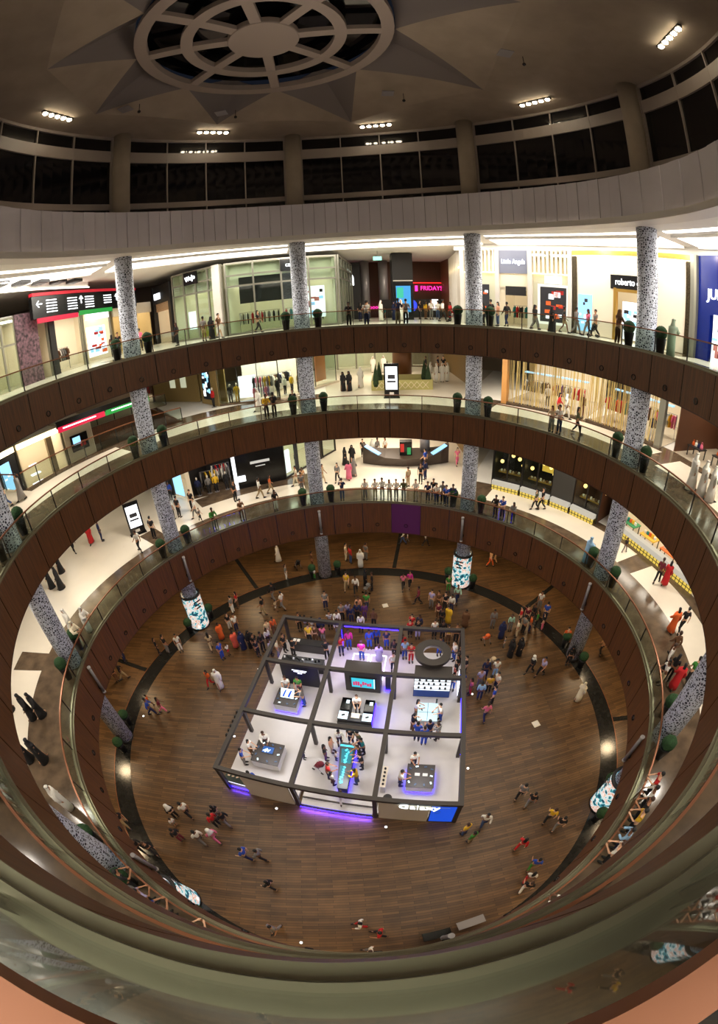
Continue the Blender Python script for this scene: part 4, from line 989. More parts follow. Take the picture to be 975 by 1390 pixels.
struct(MB().box((3, 37.5, z2 + 2.2), (22, .3, 4.4)).build('wall_hall', M_CREAM)); 
F = Front('shop_front', 'distant shop front at the very back of the second gallery hall', Vector((-3.5, 35.0, 0)), Vector((10, 36, 0)), z2, H2, 2); F.shell(M_PALEGREEN, sides=False); F.lamp(n=3); F.glazing([F.W * i / 6 for i in range(7)], [3.0], M_ALU, .2)
struct(MB().box((11.6, 28, z2 + 2.2), (.4, 12, 4.4)).build('wall_hallside', mat('bronze_wall', rgb(120, 92, 50), .4)))
area('hall_lamp', (4, 28, 19.2), 4, 420, (1, .86, .68))
# second void on the left: balustrade, far gallery and shops beyond
r = empty('balustrade', (0, 0, z2), 0, 'second glass balustrade along the side void left of the second gallery', 'balustrade'); MB().arc(20.7, 20.78, 1.13, 1.2, -80, -40, 2).build('handrail', M_BRONZE, r); MB().arc(20.72, 20.74, .05, 1.13, -80, -40, 2).build('glass_panel', M_GLASS, r)
for i in range(11): MB().box(tuple(PP(20.76, -80 + 4 * i, .57)), (.06, .06, 1.1)).build('post', M_DARKMETAL, r)
struct(MB().arc(20.68, 20.8, 12.95, z2, -80, -40, 2).build('wall_sidefascia', M_VENEER)); 
struct(MB().bar(PP(20.7, -40, 14.0), PP(29.5, -41, 14.0), .15, 2.0).build('wall_sidefascia', M_VENEER))
struct(MB().arc(29.6, 36, 13.6, z2, -56, -38, 2).build('floor_far', M_TILE)); struct(MB().arc(29.5, 29.65, 13.4, z2, -56, -38, 2).build('wall_farfascia', M_VENEER))
r = empty('balustrade', (0, 0, z2), 0, 'far glass balustrade on the other side of the side void', 'balustrade'); MB().arc(29.6, 29.7, 1.13, 1.2, -56, -38, 2).build('handrail', M_BRONZE, r); MB().arc(29.63, 29.66, .05, 1.13, -56, -38, 2).build('glass_panel', M_GLASS, r)
for i in range(6): MB().box(tuple(PP(29.65, -56 + 3.6 * i, .57)), (.06, .06, 1.1)).build('post', M_DARKMETAL, r)
r = empty('balustrade', PP(20.75, -80.5, z2), -radians(-80.5), 'short glass balustrade at the left end of the side void', 'balustrade'); MB().bar((0, 0, 1.16), (0, 6.4, 1.16), .08, .07).build('handrail', M_BRONZE, r); MB().box((0, 3.2, .6), (.02, 6.4, 1.06)).build('glass_panel', M_GLASS, r)
for i in range(4): MB().box((0, 2.1 * i, .57), (.06, .06, 1.1)).build('post', M_DARKMETAL, r)
z1 = ZF[1]; zv = 10.9
for i, (a0, a1, lab, wl) in enumerate(((-83, -70, 'dark shop front with blue posters seen across the side void', M_DARKSHOP), (-69.7, -60.3, 'pale shop front with stepped shelves seen across the side void', M_CREAM), (-60, -54, 'beige shop front with a wall screen seen across the side void', M_CREAM))):
    F = Front('shop_front', lab, PP(29.2, a0, 0), PP(29.2, a1, 0), zv, 5.4, 4); F.shell(wl); F.lamp(n=2)
    F.box('lit_header', (F.W / 2, .02, 5.15), (F.W - .2, .2, .4), glow('gold_strip', (1, .78, .4, 1), 7) if i < 2 else M_CREAM)
    if i == 0: poster(F, 3.4, 3.0, 1.3, 3.0, M_DKP, ((M_LB, 8), (M_LW, 4)), 'lit_poster', .1, 1, 41); poster(F, 5.2, 2.9, 1.1, 3.0, M_LB, ((M_LW, 6),), 'lit_poster', .1, 1, 42)
    if i == 1:
        for k in range(4): F.box('display_step', (1.6, .8 + .1 * k, .5 + .8 * k), (1.4 - .2 * k, .5, .1), M_LW)
        F.box('pier', (3.4, .2, 2.6), (.6, .4, 5.0), mat('taupe', rgb(140, 120, 90), .6))
    if i == 2: F.box('facade', (F.W / 2, .1, 2.6), (F.W - .2, .2, 5.2), mat('taupe_light', rgb(190, 176, 150), .6)); q = F.box('wall_screen', (1.5, -.05, 3.4), (1.8, .1, 1.5), M_BLACK); MB().box((1.2, -.12, 3.6), (.8, .01, .7)).build('picture', M_LB, q); MB().box((1.8, -.12, 3.2), (.6, .01, .5)).build('picture_patch', M_RED, q)
# hanging direction sign of the second gallery
r = empty('direction_sign', PP(21.4, -57, 17.4), -radians(-57) , 'hanging red and green direction sign above the side void', 'sign')
MB().box((0, 0, .35), (8.2, .2, .5)).build('board', M_BLACK, r); MB().box((-2.0, -.02, 0), (4.0, .22, .4)).build('red_stripe', glow('sign_red_lit', (.8, .01, .06, 1), .9), r); MB().box((2.1, -.02, .0), (4.0, .22, .4)).build('green_stripe', glow('sign_green_lit', (.02, .4, .06, 1), .8), r)
b = MB(); b.box((-2.2, -.15, .05), (2.8, .02, .08)); b.box((1.6, -.15, .05), (2.0, .02, .08)); b.build('text_lines', M_SIGNW, r)

# ---- first gallery ---------------------------------------------------------------
H1 = 4.6
M_YEL = glow('yellow_plinth', (1, .72, .12, 1), .75)
def yplinth(F, y=-.25):
    F.box('white_plinth', (F.W / 2, y + .1, .62), (F.W - .25, .5, .36), glow('plinth_top_glow', (1, .93, .78, 1), .45)); q = F.box('yellow_plinth', (F.W / 2, y - .08, .22), (F.W - .3, .1, .44), M_YEL); b = MB(); n = int(F.W / .35)
    for i in range(n): b.box((.2 + (F.W - .4) * (i + .5) / n, y - .14, .22), (.05, .02, .44))
    b.box((F.W / 2, y - .14, .22), (F.W - .3, .02, .04)); b.build('plinth_grid', M_DARKMETAL, q)
spec = [(36, 43.5, 'jewellery shop window with warm hanging lamps on the right of the first gallery'), (43.5, 51.5, 'jewellery shop window with round gold lamps on the right of the first gallery'), (51.5, 57, 'dark grey shop panel with pale lettering on the right of the first gallery'), (57, 64, 'shop window with white text panel and small displays on the first gallery')]
for i, (a0, a1, lab) in enumerate(spec):
    F = Front('shop_front', lab, PP(20.5, a0, 0), PP(20.5, a1, 0), z1, H1, 4); F.shell(M_DARKSHOP if i != 3 else M_BROWNW, M_BROWNSTONE, M_DARKSHOP); yplinth(F); W = F.W
    if i == 2: F.box('facade', (W / 2, 0, 2.7), (W, .15, 3.8), mat('charcoal_panel', rgb(52, 50, 46), .5)); F.box('text_line', (W / 2, -.1, 3.2), (1.4, .02, .22), mat('dim_text', rgb(120, 114, 90), .5)); continue
    F.glazing([0, W / 2, W], [.85, H1 - .1], M_DARKMETAL, .1)
    for k in range(5):
        q = empty('globe_lamp', F.at(.5 + W * k / 5.5, .9 + .4 * (k % 2), 2.2 + .35 * ((k * 3) % 4)), 0, 'round glowing lamp in the %s' % lab.replace('shop ', '', 1).split(' on the')[0], 'lamp', 'globe lamps, ' + lab); MB().ball((0, 0, 0), .17, 12, 8).build('globe', glow('warm_globe', (1, .62, .2, 1), 3.0), q); MB().bar((0, 0, .16), (0, 0, 1.2), .02).build('cord', M_BLACK, q)
    F.lamp(n=1, d=.3)
    if i == 1: F.box('yellow_picture', (W - 1.0, 1.5, 2.6), (1.3, .1, 1.2), glow('amber', (1, .6, .08, 1), .8))
    F.box('display_shelf', (W / 2, .9, 1.3), (W * .8, .5, .08), M_GOLD); shelf_goods(F, W / 2, .85, 1.34, W * .7, 7, 'boxed item on the gold shelf, ' + ('leftmost', 'middle', '', 'rightmost')[i] + ' jewellery window', 'boxed items, window %s' % a0, ['white', 'beige', 'brown'], .18)
F = Front('shop_front', 'shop front with colourful display tables at the right end of the first gallery', PP(21.0, 66.5, 0), PP(21.0, 92, 0), z1, H1, 5); F.shell(M_CREAM); F.lamp(n=3); yplinth(F, .1); W = F.W
for i in range(4):
    x = 1.2 + 2.2 * i; r = empty('display_table', F.at(x, 1.3), F.rz, 'low %s display table in the right end shop of the first gallery' % ('green', 'yellow', 'orange', 'blue')[i], 'table'); m_ = mat('disp_' + str(i), (rgb(60, 140, 90), rgb(214, 170, 60), rgb(214, 110, 50), rgb(70, 110, 170))[i], .6); MB().box((0, 0, .72), (1.5, .9, .08)).build('tabletop', m_, r)
    for sx in (-1, 1):
        for sy in (-1, 1): MB().box((sx * .68, sy * .38, .34), (.06, .06, .68)).build('leg', M_DARKSHOP, r)
    shelf_goods(F, x, 1.25, .76, 1.3, 5, 'box on the %s table' % ('green', 'yellow', 'orange', 'blue')[i], 'boxes on the %s table' % ('green', 'yellow', 'orange', 'blue')[i], ['white', 'teal', 'orange', 'yellow'], .24)
# left of the first gallery
P1 = [Vector((-19.2, 19.6, 0)), Vector((-14.6, 17.0, 0)), Vector((-10.4, 18.9, 0)), Vector((-6.2, 20.6, 0)), Vector((-1.8, 27.5, 0))]
F = Front('shop_front', 'open dark shop with spotlit garments left of the black facade on the first gallery', P1[1], P1[2], z1, H1, 4); F.shell(M_DARKSHOP, M_BROWNSTONE, M_DARKSHOP, cl=2.05); F.lamp(n=2, d=.5); W = F.W
F.box('pier', (.15, 0, H1 / 2), (.35, .4, H1), M_CREAM); F.box('white_pier', (W - .15, -.05, H1 / 2), (.3, .3, H1), M_LW)
rack(F, 2.7, 1.2, 2.8, ['grey', 'white', 'black', 'grey', 'yellow'], 'in the open dark shop of the first gallery', 1.9); rack(F, 3.4, 2.6, 1.8, ['white', 'navy', 'red'], 'at the back of the open dark shop', 1.8)
for i, (x, c) in enumerate(((.9, 'navy'), (1.9, 'grey'), (2.6, 'yellow'), (3.6, 'black'))): mannequin(F, x, .5, c, 'in front of the open dark shop on the first gallery')
F = Front('shop_front', 'glossy black shop facade with small white lettering on the first gallery', P1[2], P1[3], z1, H1, 4); F.shell(M_DARKSHOP, sides=False, cr=1.3); F.box('facade', (F.W * .5, 0, H1 / 2), (F.W, .3, H1), M_BLACK); F.box('text_line', (F.W * .5, -.18, 2.3), (1.8, .02, .24), mat('dim_white_text', rgb(170, 170, 165), .5, emit=(.8, .8, .8, 1), strength=.4)); F.box('text_line', (F.W * .5, -.18, 1.9), (.9, .02, .08), MATS['dim_white_text']); F.box('lit_corner', (.4, -.2, 1.0), (.7, .3, .5), M_LW)
F = Front('shop_front', 'pale green glass shop front running back into the first gallery hall', P1[3], P1[4], z1, H1, 4); F.shell(M_PALEGREEN, sides=False, cl=1.3); F.lamp(M_SHOPLAMPG, 3); F.glazing([0, 1.6, 1.9, 3.4, 3.7, 5.6, 5.9, F.W], [.1, 4.4], M_DARKMETAL, .14); F.box('white_display', (.8, .6, 1.3), (1.2, .2, 2.2), M_LW)
mannequin(F, 2.6, .8, 'black', 'in the pale green shop front of the first gallery hall'); mannequin(F, 4.6, .8, 'grey', 'further back in the pale green shop front')
F = Front('shop_front', 'pale shop front with a dark doorway at the left of the first gallery', P1[0], P1[1], z1, H1, 3); F.shell(M_CREAM, cr=1.55); F.lamp(n=1); F.box('facade', (F.W * .3, 0, H1 / 2), (F.W * .5, .2, H1), M_DARKSHOP); F.box('lit_poster', (F.W * .75, -.1, 1.6), (1.3, .1, 2.6), M_LB)
# boat shaped kiosk in the hall of the first gallery
root = empty('boat_kiosk', (5.3, 23.2, z1), radians(-6), 'dark boat shaped kiosk with lit sloping ends in the first gallery hall', 'kiosk')
b = MB(); prof = [(-4.2, 2.0), (-3.4, 1.35), (-2, 1.0), (0, .9), (2, 1.0), (3.4, 1.35), (4.2, 2.0)]; i0 = 0
for x, h in prof:
    w = 1.5 * (1 - (abs(x) / 4.5) ** 2) + .15
    for y in (-w, w): b.v.append((x, y * .75, .05)); b.v.append((x, y, h))
for i in range(6):
    a_, c_ = i * 4, i * 4 + 4
    b.face((a_, c_, c_ + 1, a_ + 1)); b.face((a_ + 2, a_ + 3, c_ + 3, c_ + 2)); b.face((a_ + 1, c_ + 1, c_ + 3, a_ + 3)); b.face((a_, a_ + 2, c_ + 2, c_))
b.face((0, 1, 3, 2)); b.face((24, 26, 27, 25)); b.build('hull', mat('boat_hull', rgb(58, 46, 38), .35), root)
for sx in (-1, 1):
    q = MB().bar((sx * 2.5, -.9, 1.2), (sx * 3.9, -.35, 1.9), .6, .06).build('sloping_screen', M_LB, root)
MB().box((0, -.2, 1.5), (1.2, .8, 1.6)).build('display_case', M_BLACK, root); MB().box((-.35, -.65, 1.7), (.35, .05, .8)).build('red_panel', M_RED, root); MB().box((.3, -.65, 1.4), (.35, .05, .7)).build('green_panel', glow('green_panel', (.05, .5, .15, 1), .6), root); MB().lathe([(.5, .9), (.5, 3.4)], (1.9, .6, 0), 16).build('pale_column', M_GREY, root)
struct(MB().box((3, 37.5, z1 + 2.2), (26, .3, 5)).build('wall_hall', M_CREAM)); struct(MB().box((11.8, 28.5, z1 + 2.3), (.4, 13, 4.8)).build('wall_hallside', mat('bronze_wall', rgb(120, 92, 50), .4)))
area('hall_lamp', (4, 28, 12.8), 4, 600, (1, .86, .68)); area('hall_lamp', (4, 22, 12.8), 3, 420, (1, .86, .68))
totem('digital_totem', PP(20.6, -57.2, z1), radians(40), 'white lit digital totem beside the dark floor border left on the first gallery', M_LW, 2.8, 1.3)

# ---- topiaries beside the columns -------------------------------------------------------
M_TOPI = mat('topiary', rgb(30, 62, 28), .9, noise=.5, nscale=14); M_POT = mat('pot_black', rgb(22, 22, 24), .3)
tp = None
for L in (0, 1, 2, 3):
    for ci, a in enumerate(COLAZ):
        for sd in (-1, 1):
            if L == 0 and ci in (1,) and sd < 0: pass
            if tp is None:
                tp = empty('topiary', (0, 0, 0)); MB().lathe([(.2, 0), (.3, .8), (.31, .86), (.27, .86), (.26, .8)], n=14).build('pot', M_POT, tp)
                b = MB(); b.ball((0, 0, 1.12), .36, 14, 9); rnd = random.Random(3); b.v = [(x * (1 + rnd.uniform(-.06, .06)), y * (1 + rnd.uniform(-.06, .06)), z + rnd.uniform(-.02, .02)) for x, y, z in b.v]; b.build('foliage', M_TOPI, tp); t = tp
            else: t = copy_tree(tp)
            da = math.degrees(1.15 / 15.65) * sd
            t.location = PP(15.66, a + da, ZF[L] + (.005 if L == 0 else 0)); t.rotation_euler = (0, 0, a)
            tag(t, 'green topiary in black pot, %s of the %s column on %s' % ('left' if (sd < 0) == (abs(a) < 90) else 'right', CN[ci], LEVELN[L]), 'plant', 'topiaries beside the columns')
# illuminated advertising drums around four ground floor columns
for ci, lab in ((7, 'left'), (1, 'right-of-centre far'), (3, 'lower right'), (5, 'near bottom-left')):
    a = COLAZ[ci]; r = empty('advertising_drum', PP(15.75, a, 0), -radians(a), 'glowing advertising drum around the %s column on the ground floor' % lab, 'advertising drum')
    m = bpy.data.materials.get('advert_print')
    if m is None:
        m = mat('advert_print', rgb(200, 220, 225), .4); nt, bs = nodes_of(m); tc = nt.nodes.new('ShaderNodeTexCoord'); no = nt.nodes.new('ShaderNodeTexNoise'); no.inputs['Scale'].default_value = 2.6; no.inputs['Detail'].default_value = 3; cr = nt.nodes.new('ShaderNodeValToRGB')
        el = cr.color_ramp.elements; el[0].position = .38; el[0].color = rgb(20, 60, 80); el[1].position = .66; el[1].color = rgb(250, 250, 245)
        for p_, c_ in ((.46, rgb(60, 150, 160)), (.52, rgb(230, 240, 240)), (.58, rgb(190, 120, 90))): e = el.new(p_); e.color = c_
        nt.links.new(tc.outputs['Object'], no.inputs['Vector']); nt.links.new(no.outputs['Fac'], cr.inputs[0]); nt.links.new(cr.outputs[0], bs.inputs['Base Color']); nt.links.new(cr.outputs[0], bs.inputs['Emission Color']); bs.inputs['Emission Strength'].default_value = .95
    b = MB(); b.lathe([(.78, .1), (.78, 3.2)], n=32, caps=False); b.lathe([(.64, 3.2), (.64, .1)], n=32, caps=False); b.build('lit_print', m, r)
    MB().lathe([(.63, 3.2), (.82, 3.2), (.82, 3.32), (.63, 3.32)], n=32, caps=False).build('top_rim', M_KBLACK, r); MB().lathe([(.63, 0), (.82, 0), (.82, .12), (.63, .12)], n=32, caps=False).build('bottom_rim', M_KBLACK, r)
    b = MB()
    for k in range(3): b.box((0, -.79, 2.85 - .3 * k), (.7 - .12 * k, .02, .12))
    b.build('text_lines', M_DKP, r)
# ------------------------------------------------------------------ people
SKINS = [mat('skin_light', rgb(214, 168, 136), .6), mat('skin_tan', rgb(176, 124, 90), .6), mat('skin_brown', rgb(112, 74, 52), .6)]
M_EYE = mat('eye_dark', rgb(20, 16, 14), .4)
HAIRS = [mat('hair_black', rgb(18, 15, 14), .7), mat('hair_brown', rgb(58, 36, 24), .7)]
M_SHOE = mat('shoe_dark', rgb(30, 26, 24), .5)
for nm, c in {'khaki': (158, 136, 100), 'blue': (40, 74, 170), 'jeans': (60, 78, 116), 'coral': (228, 96, 72), 'maroon': (110, 30, 44), 'lavender': (168, 160, 200), 'cream': (226, 214, 186), 'green': (60, 130, 50), 'magenta': (206, 40, 140), 'sky': (150, 190, 224), 'mint': (170, 212, 190), 'peach': (222, 160, 130), 'olive': (84, 86, 58), 'mustard': (196, 150, 40), 'tan': (196, 150, 104), 'sage': (170, 190, 166), 'stripe': (150, 150, 160)}.items(): cloth(nm, *c)
_st = CLOTH['stripe']
if _st.node_tree.nodes.get('Wave Texture') is None:
    nt, bs = nodes_of(_st); tc = nt.nodes.new('ShaderNodeTexCoord'); wv = nt.nodes.new('ShaderNodeTexWave'); wv.bands_direction = 'Z'; wv.inputs['Scale'].default_value = 3.0
    cr = nt.nodes.new('ShaderNodeValToRGB'); cr.color_ramp.interpolation = 'CONSTANT'; cr.color_ramp.elements[0].color = rgb(26, 30, 56); cr.color_ramp.elements[1].position = .5; cr.color_ramp.elements[1].color = rgb(226, 224, 220)
    nt.links.new(tc.outputs['Object'], wv.inputs[0]); nt.links.new(wv.outputs['Fac'], cr.inputs[0]); nt.links.new(cr.outputs[0], bs.inputs['Base Color'])

def skin_mesh(name, verts, edges, root, mats, sub=1):
    me = bpy.data.meshes.new(name); me.from_pydata([v[0] for v in verts], edges, [])
    o = bpy.data.objects.new(name, me); COL.objects.link(o)
    o.modifiers.new('skin', 'SKIN').use_smooth_shade = True
    sv = me.skin_vertices[0].data
    for i, v in enumerate(verts): sv[i].radius = v[1]; sv[i].use_root = (i == root)
    if sub: s = o.modifiers.new('sub', 'SUBSURF'); s.levels = sub; s.render_levels = sub
    dg = bpy.context.evaluated_depsgraph_get(); out = bpy.data.meshes.new_from_object(o.evaluated_get(dg)); out.name = name
    bpy.data.objects.remove(o); bpy.data.meshes.remove(me)
    out.materials.clear()
    for m in mats: out.materials.append(m)
    for p in out.polygons: p.use_smooth = True
    return out
def pose_points(pose):
    lean = {'L': .1, 'R': .09}.get(pose, 0)
    P = dict(pel=(0, 0, .94), sp=(0, lean * .3, 1.12), ch=(0, lean * .7, 1.32), nb=(0, lean - .005, 1.45), nk=(0, lean + .012, 1.52), h0=(0, lean + .03, 1.595), h1=(0, lean + .02, 1.675), h2=(0, lean + .005, 1.73))
    for s, n in ((-1, 'l'), (1, 'r')):
        P['sh' + n] = (s * .17, lean * .8, 1.405)
        if pose == 'L': P['el' + n] = (s * .25, .2, 1.17); P['wr' + n] = (s * .13, .4, 1.2)
        elif pose == 'R': P['el' + n] = (s * .23, .14, 1.14); P['wr' + n] = (s * .14, .38, 1.05)
        elif pose == 'W': P['el' + n] = (s * .235, -.07 * s - .03, 1.14); P['wr' + n] = (s * .225, -.17 * s + .08, .93)
        else: P['el' + n] = (s * .225, -.03, 1.13); P['wr' + n] = (s * .215, .05, .89)
        w = Vector(P['wr' + n]); e = Vector(P['el' + n]); P['pa' + n] = tuple(w + (w - e).normalized() * .075)
        P['hp' + n] = (s * .085, 0, .88)
        if pose == 'W':
            if s > 0: P['kn' + n] = (.09, .17, .52); P['an' + n] = (.09, .26, .11); P['to' + n] = (.095, .39, .06)
            else: P['kn' + n] = (-.09, -.02, .49); P['an' + n] = (-.09, -.3, .17); P['to' + n] = (-.095, -.19, .05)
        else: P['kn' + n] = (s * .095, .02, .49); P['an' + n] = (s * .105, -.03, .09); P['to' + n] = (s * .12, .1, .045)
    return P
RAD = dict(pel=(.135, .1), sp=(.12, .092), ch=(.15, .105), nb=(.075, .06), nk=(.05, .052), h0=(.064, .078), h1=(.074, .092), h2=(.048, .06), sh=(.058, .055), el=(.042, .042), wr=(.029, .026), pa=(.036, .02), hp=(.09, .088), kn=(.058, .058), an=(.038, .042), to=(.036, .026))
SPINE = ['pel', 'sp', 'ch', 'nb', 'nk', 'h0', 'h1', 'h2']
_cache = {}
def body_mesh(pose):
    k = ('body', pose)
    if k in _cache: return _cache[k]
    P = pose_points(pose); names = SPINE + [a + n for n in 'lr' for a in ('sh', 'el', 'wr', 'pa', 'hp', 'kn', 'an', 'to')]
    V = [(P[n], RAD[n if n in RAD else n[:-1]]) for n in names]; ix = {n: i for i, n in enumerate(names)}
    E_ = [(ix[a], ix[b]) for a, b in zip(SPINE, SPINE[1:])]
    for n in 'lr':
        for a, b in (('ch', 'sh' + n), ('sh' + n, 'el' + n), ('el' + n, 'wr' + n), ('wr' + n, 'pa' + n), ('pel', 'hp' + n), ('hp' + n, 'kn' + n), ('kn' + n, 'an' + n), ('an' + n, 'to' + n)): E_.append((ix[a], ix[b]))
        # four fingers of unequal length and a thumb from the side of the palm
        s = -1 if n == 'l' else 1; pa = Vector(P['pa' + n]); d = (pa - Vector(P['wr' + n])).normalized(); side = Vector((0, 1, 0)) if abs(d.z) > .7 else Vector((-s, 0, 0))
        curl = Vector((-s, 0, 0)) if abs(d.z) > .7 else Vector((0, 0, -1))
        for i, L in enumerate((.055, .064, .06, .046)):
            b = pa + side * (.027 - .018 * i) + d * .03; i0 = len(V)
            V.append((tuple(b), (.0095, .0095))); V.append((tuple(b + d * L * .55 + curl * .006), (.009, .009))); V.append((tuple(b + d * L + curl * .02), (.007, .007)))
            E_ += [(ix['pa' + n], i0), (i0, i0 + 1), (i0 + 1, i0 + 2)]
        i0 = len(V); b = pa - d * .03 + side * .034; V.append((tuple(b), (.011, .011))); V.append((tuple(b + side * .02 + d * .035 + curl * .012), (.009, .009))); E_ += [(ix['pa' + n], i0), (i0, i0 + 1)]
    me = skin_mesh('body', V, E_, 0, [SKINS[1], M_EYE])
    # facial features joined into the same mesh
    f = MB(); hx, hy, hz = P['h1']
    f.loft([(hx, hy + .088, hz - .045, .016, .02), (hx, hy + .09, hz - .03, .014, .02), (hx, hy + .086, hz + .01, .007, .012)], 6)
    for s in (-1, 1): f.ball((hx + s * .03, hy + .082, hz + .008), .011, 6, 4, 1); f.ball((hx + s * .076, hy + .0, hz - .012), .022, 6, 4, 0, (.5, .8, 1.2))
    f.ball((hx, hy + .083, hz - .068), .016, 6, 4, 1, (1.2, .5, .3))
    fm = f.mesh('features', [SKINS[1], M_EYE]); bm = bmesh.new(); bm.from_mesh(me); bm.from_mesh(fm); bm.to_mesh(me); bm.free(); bpy.data.meshes.remove(fm)
    _cache[k] = me; return me
def clothes_mesh(kind, pose):
    k = (kind, pose)
    if k in _cache: return _cache[k]
    P = pose_points(pose); g = .02
    def lerp(a, b, t): return tuple(Vector(a).lerp(Vector(b), t))
    if kind in ('top', 'coat'):
        V = [((P['pel'][0], P['pel'][1], P['pel'][2] + .0), (.15, .118)), (P['sp'], (.142, .115)), (P['ch'], (.168, .126)), (lerp(P['ch'], P['nb'], .85), (.088, .075))]; E_ = [(0, 1), (1, 2), (2, 3)]
        for n in 'lr':
            i = len(V); V.append((P['sh' + n], (.076, .074)))
            if kind == 'top': V.append((lerp(P['sh' + n], P['el' + n], .75), (.062, .062))); E_ += [(2, i), (i, i + 1)]
            else: V.append((P['el' + n], (.06, .06))); V.append((lerp(P['el' + n], P['wr' + n], .95), (.044, .044))); E_ += [(2, i), (i, i + 1), (i + 1, i + 2)]
        me = skin_mesh(kind, V, E_, 0, [CLOTH['white']])
    elif kind in ('trousers', 'shorts'):
        V = [((0, 0, .98), (.148, .116)), ((0, 0, .92), (.14, .112))]; E_ = [(0, 1)]
        for n in 'lr':
            i = len(V); V.append((P['hp' + n], (.104, .102))); 
            if kind == 'shorts': V.append((lerp(P['hp' + n], P['kn' + n], .85), (.085, .085))); E_ += [(1, i), (i, i + 1)]
            else: V.append((P['kn' + n], (.076, .076))); V.append((lerp(P['kn' + n], P['an' + n], .94), (.06, .062))); E_ += [(1, i), (i, i + 1), (i + 1, i + 2)]
        me = skin_mesh(kind, V, E_, 0, [CLOTH['navy']])
    elif kind in ('robe', 'dress', 'abaya'):
        hem = {'robe': .07, 'abaya': .03, 'dress': .16}[kind]; fl = {'robe': .23, 'abaya': .25, 'dress': .26}[kind]; st = .12 if pose == 'W' else 0
        b = MB(); l = {'L': .1, 'R': .09}.get(pose, 0)
        b.loft([(0, 0, hem, fl, fl * .8 + st), (0, 0, .5, fl * .82 + .03, .17 + st * .5), (0, 0, .9, .22, .18), (0, l * .3, 1.12, .21, .17), (0, l * .7, 1.3, .255, .17), (0, l * .85, 1.43, .235, .15), (0, l, 1.49, .085, .08)], 14)
        for n in 'lr': b.tube([P['sh' + n], P['el' + n], lerp(P['el' + n], P['wr' + n], .92)], [.1, .085, .075 if kind != 'abaya' else .1], 8)
        me = b.mesh(kind, [CLOTH['white']])
    elif kind in ('hair', 'longhair'):
        hx, hy, hz = P['h1']; b = MB()
        R_ = [(hx, hy - .052, hz - .075, .066, .05), (hx, hy - .04, hz - .02, .086, .075), (hx, hy - .022, hz + .035, .088, .094), (hx, hy - .012, hz + .08, .072, .08), (hx, hy - .012, hz + .108, .03, .035)]
        if kind == 'longhair': R_ = [(hx, hy - .1, hz - .36, .07, .03), (hx, hy - .085, hz - .22, .095, .05), (hx, hy - .065, hz - .1, .088, .062)] + R_[1:]
        b.loft(R_, 10); me = b.mesh('hair', [HAIRS[0]])
    elif kind in ('scarf', 'hijab'):
        hx, hy, hz = P['h1']; b = MB(); w = .17 if kind == 'scarf' else .15
        b.loft([(hx, hy - .09, hz - .33, w + .03, .07), (hx, hy - .07, hz - .2, w - .02, .085), (hx, hy - .035, hz - .08, .106, .082), (hx, hy - .02, hz + .0, .1, .09), (hx, hy - .008, hz + .06, .094, .1), (hx, hy - .008, hz + .1, .06, .07), (hx, hy - .01, hz + .115, .02, .02)], 12)
        if kind == 'hijab':
            b.v = [(hx + (x - hx) * 1.18, hy - .01 + (y - hy + .01) * 1.1, z) for x, y, z in b.v]
            b.loft([(hx, hy + .03, hz - .24, .12, .09), (hx, hy + .03, hz - .12, .075, .075), (hx, hy + .02, hz - .085, .05, .05)], 10)
        me = b.mesh(kind, [CLOTH['white']])
    elif kind == 'band':
        hx, hy, hz = P['h1']; b = MB(); n = 14; i0 = 0
        pts = [(hx + .098 * cos(2 * pi * i / n), hy - .008 + .104 * sin(2 * pi * i / n), hz + .062) for i in range(n + 1)]; b.tube(pts, .009, 6, cap=False); me = b.mesh('head_band', [CLOTH['black']])
    elif kind in ('shoel', 'shoer'):
        n = kind[-1]; b = MB(); a, t = Vector(P['an' + n]), Vector(P['to' + n]); z0 = 0 if pose != 'W' else max(0, a.z - .09) * .6
        b.loft([(a.x, (a.y + t.y) / 2 + .02, z0, .048, .13), (a.x, (a.y + t.y) / 2 + .02, z0 + .03, .05, .135), (a.x, a.y + .05, z0 + .08, .042, .085), (a.x, a.y, z0 + .11, .04, .05)], 10); me = b.mesh('shoe', [M_SHOE])
    _cache[k] = me; return me

def person_parts(t, top, bot, pose, i):
    """list of (mesh, part name, material); the first one is the body"""
    sk = SKINS[(i * 7 + (2 if t in 'm' else 1)) % 3] if t not in 'r' else SKINS[1]; cm = lambda c: CLOTH[c]
    out = [(body_mesh(pose), 'person', sk)]; C_ = clothes_mesh
    hair = HAIRS[1 if (i * 5) % 4 == 0 else 0]
    if t in 'mcs':
        out += [(C_('top' if i % 3 else 'coat', pose), 'shirt', cm(top)), (C_('shorts' if t == 's' or (t == 'c' and i % 2) else 'trousers', pose), 'shorts' if t == 's' else 'trousers', cm(bot)), (C_('hair', pose), 'hair', hair)]
    elif t == 'w': out += [(C_('top' if i % 2 else 'coat', pose), 'shirt', cm(top)), (C_('trousers', pose), 'trousers', cm(bot)), (C_('longhair', pose), 'hair', hair)]
    elif t == 'h': out += [(C_('coat', pose), 'coat', cm(bot)), (C_('trousers', pose), 'trousers', cm(bot)), (C_('hijab', pose), 'headscarf', cm(top))]
    elif t == 'd': out += [(C_('dress', pose), 'dress', cm(top)), (C_('longhair', pose), 'hair', hair)]
    elif t == 'a': out += [(C_('abaya', pose), 'robe', cm(top)), (C_('hijab', pose), 'headscarf', cm(bot))]
    elif t == 'r': out += [(C_('robe', pose), 'robe', cm(top)), (C_('scarf', pose), 'headscarf', cm(bot)), (C_('band', pose), 'head_band', CLOTH['black'])]
    if t not in 'a': out += [(C_('shoel', pose), 'shoe', M_SHOE), (C_('shoer', pose), 'shoe', M_SHOE)]
    return out
SHORT = CN
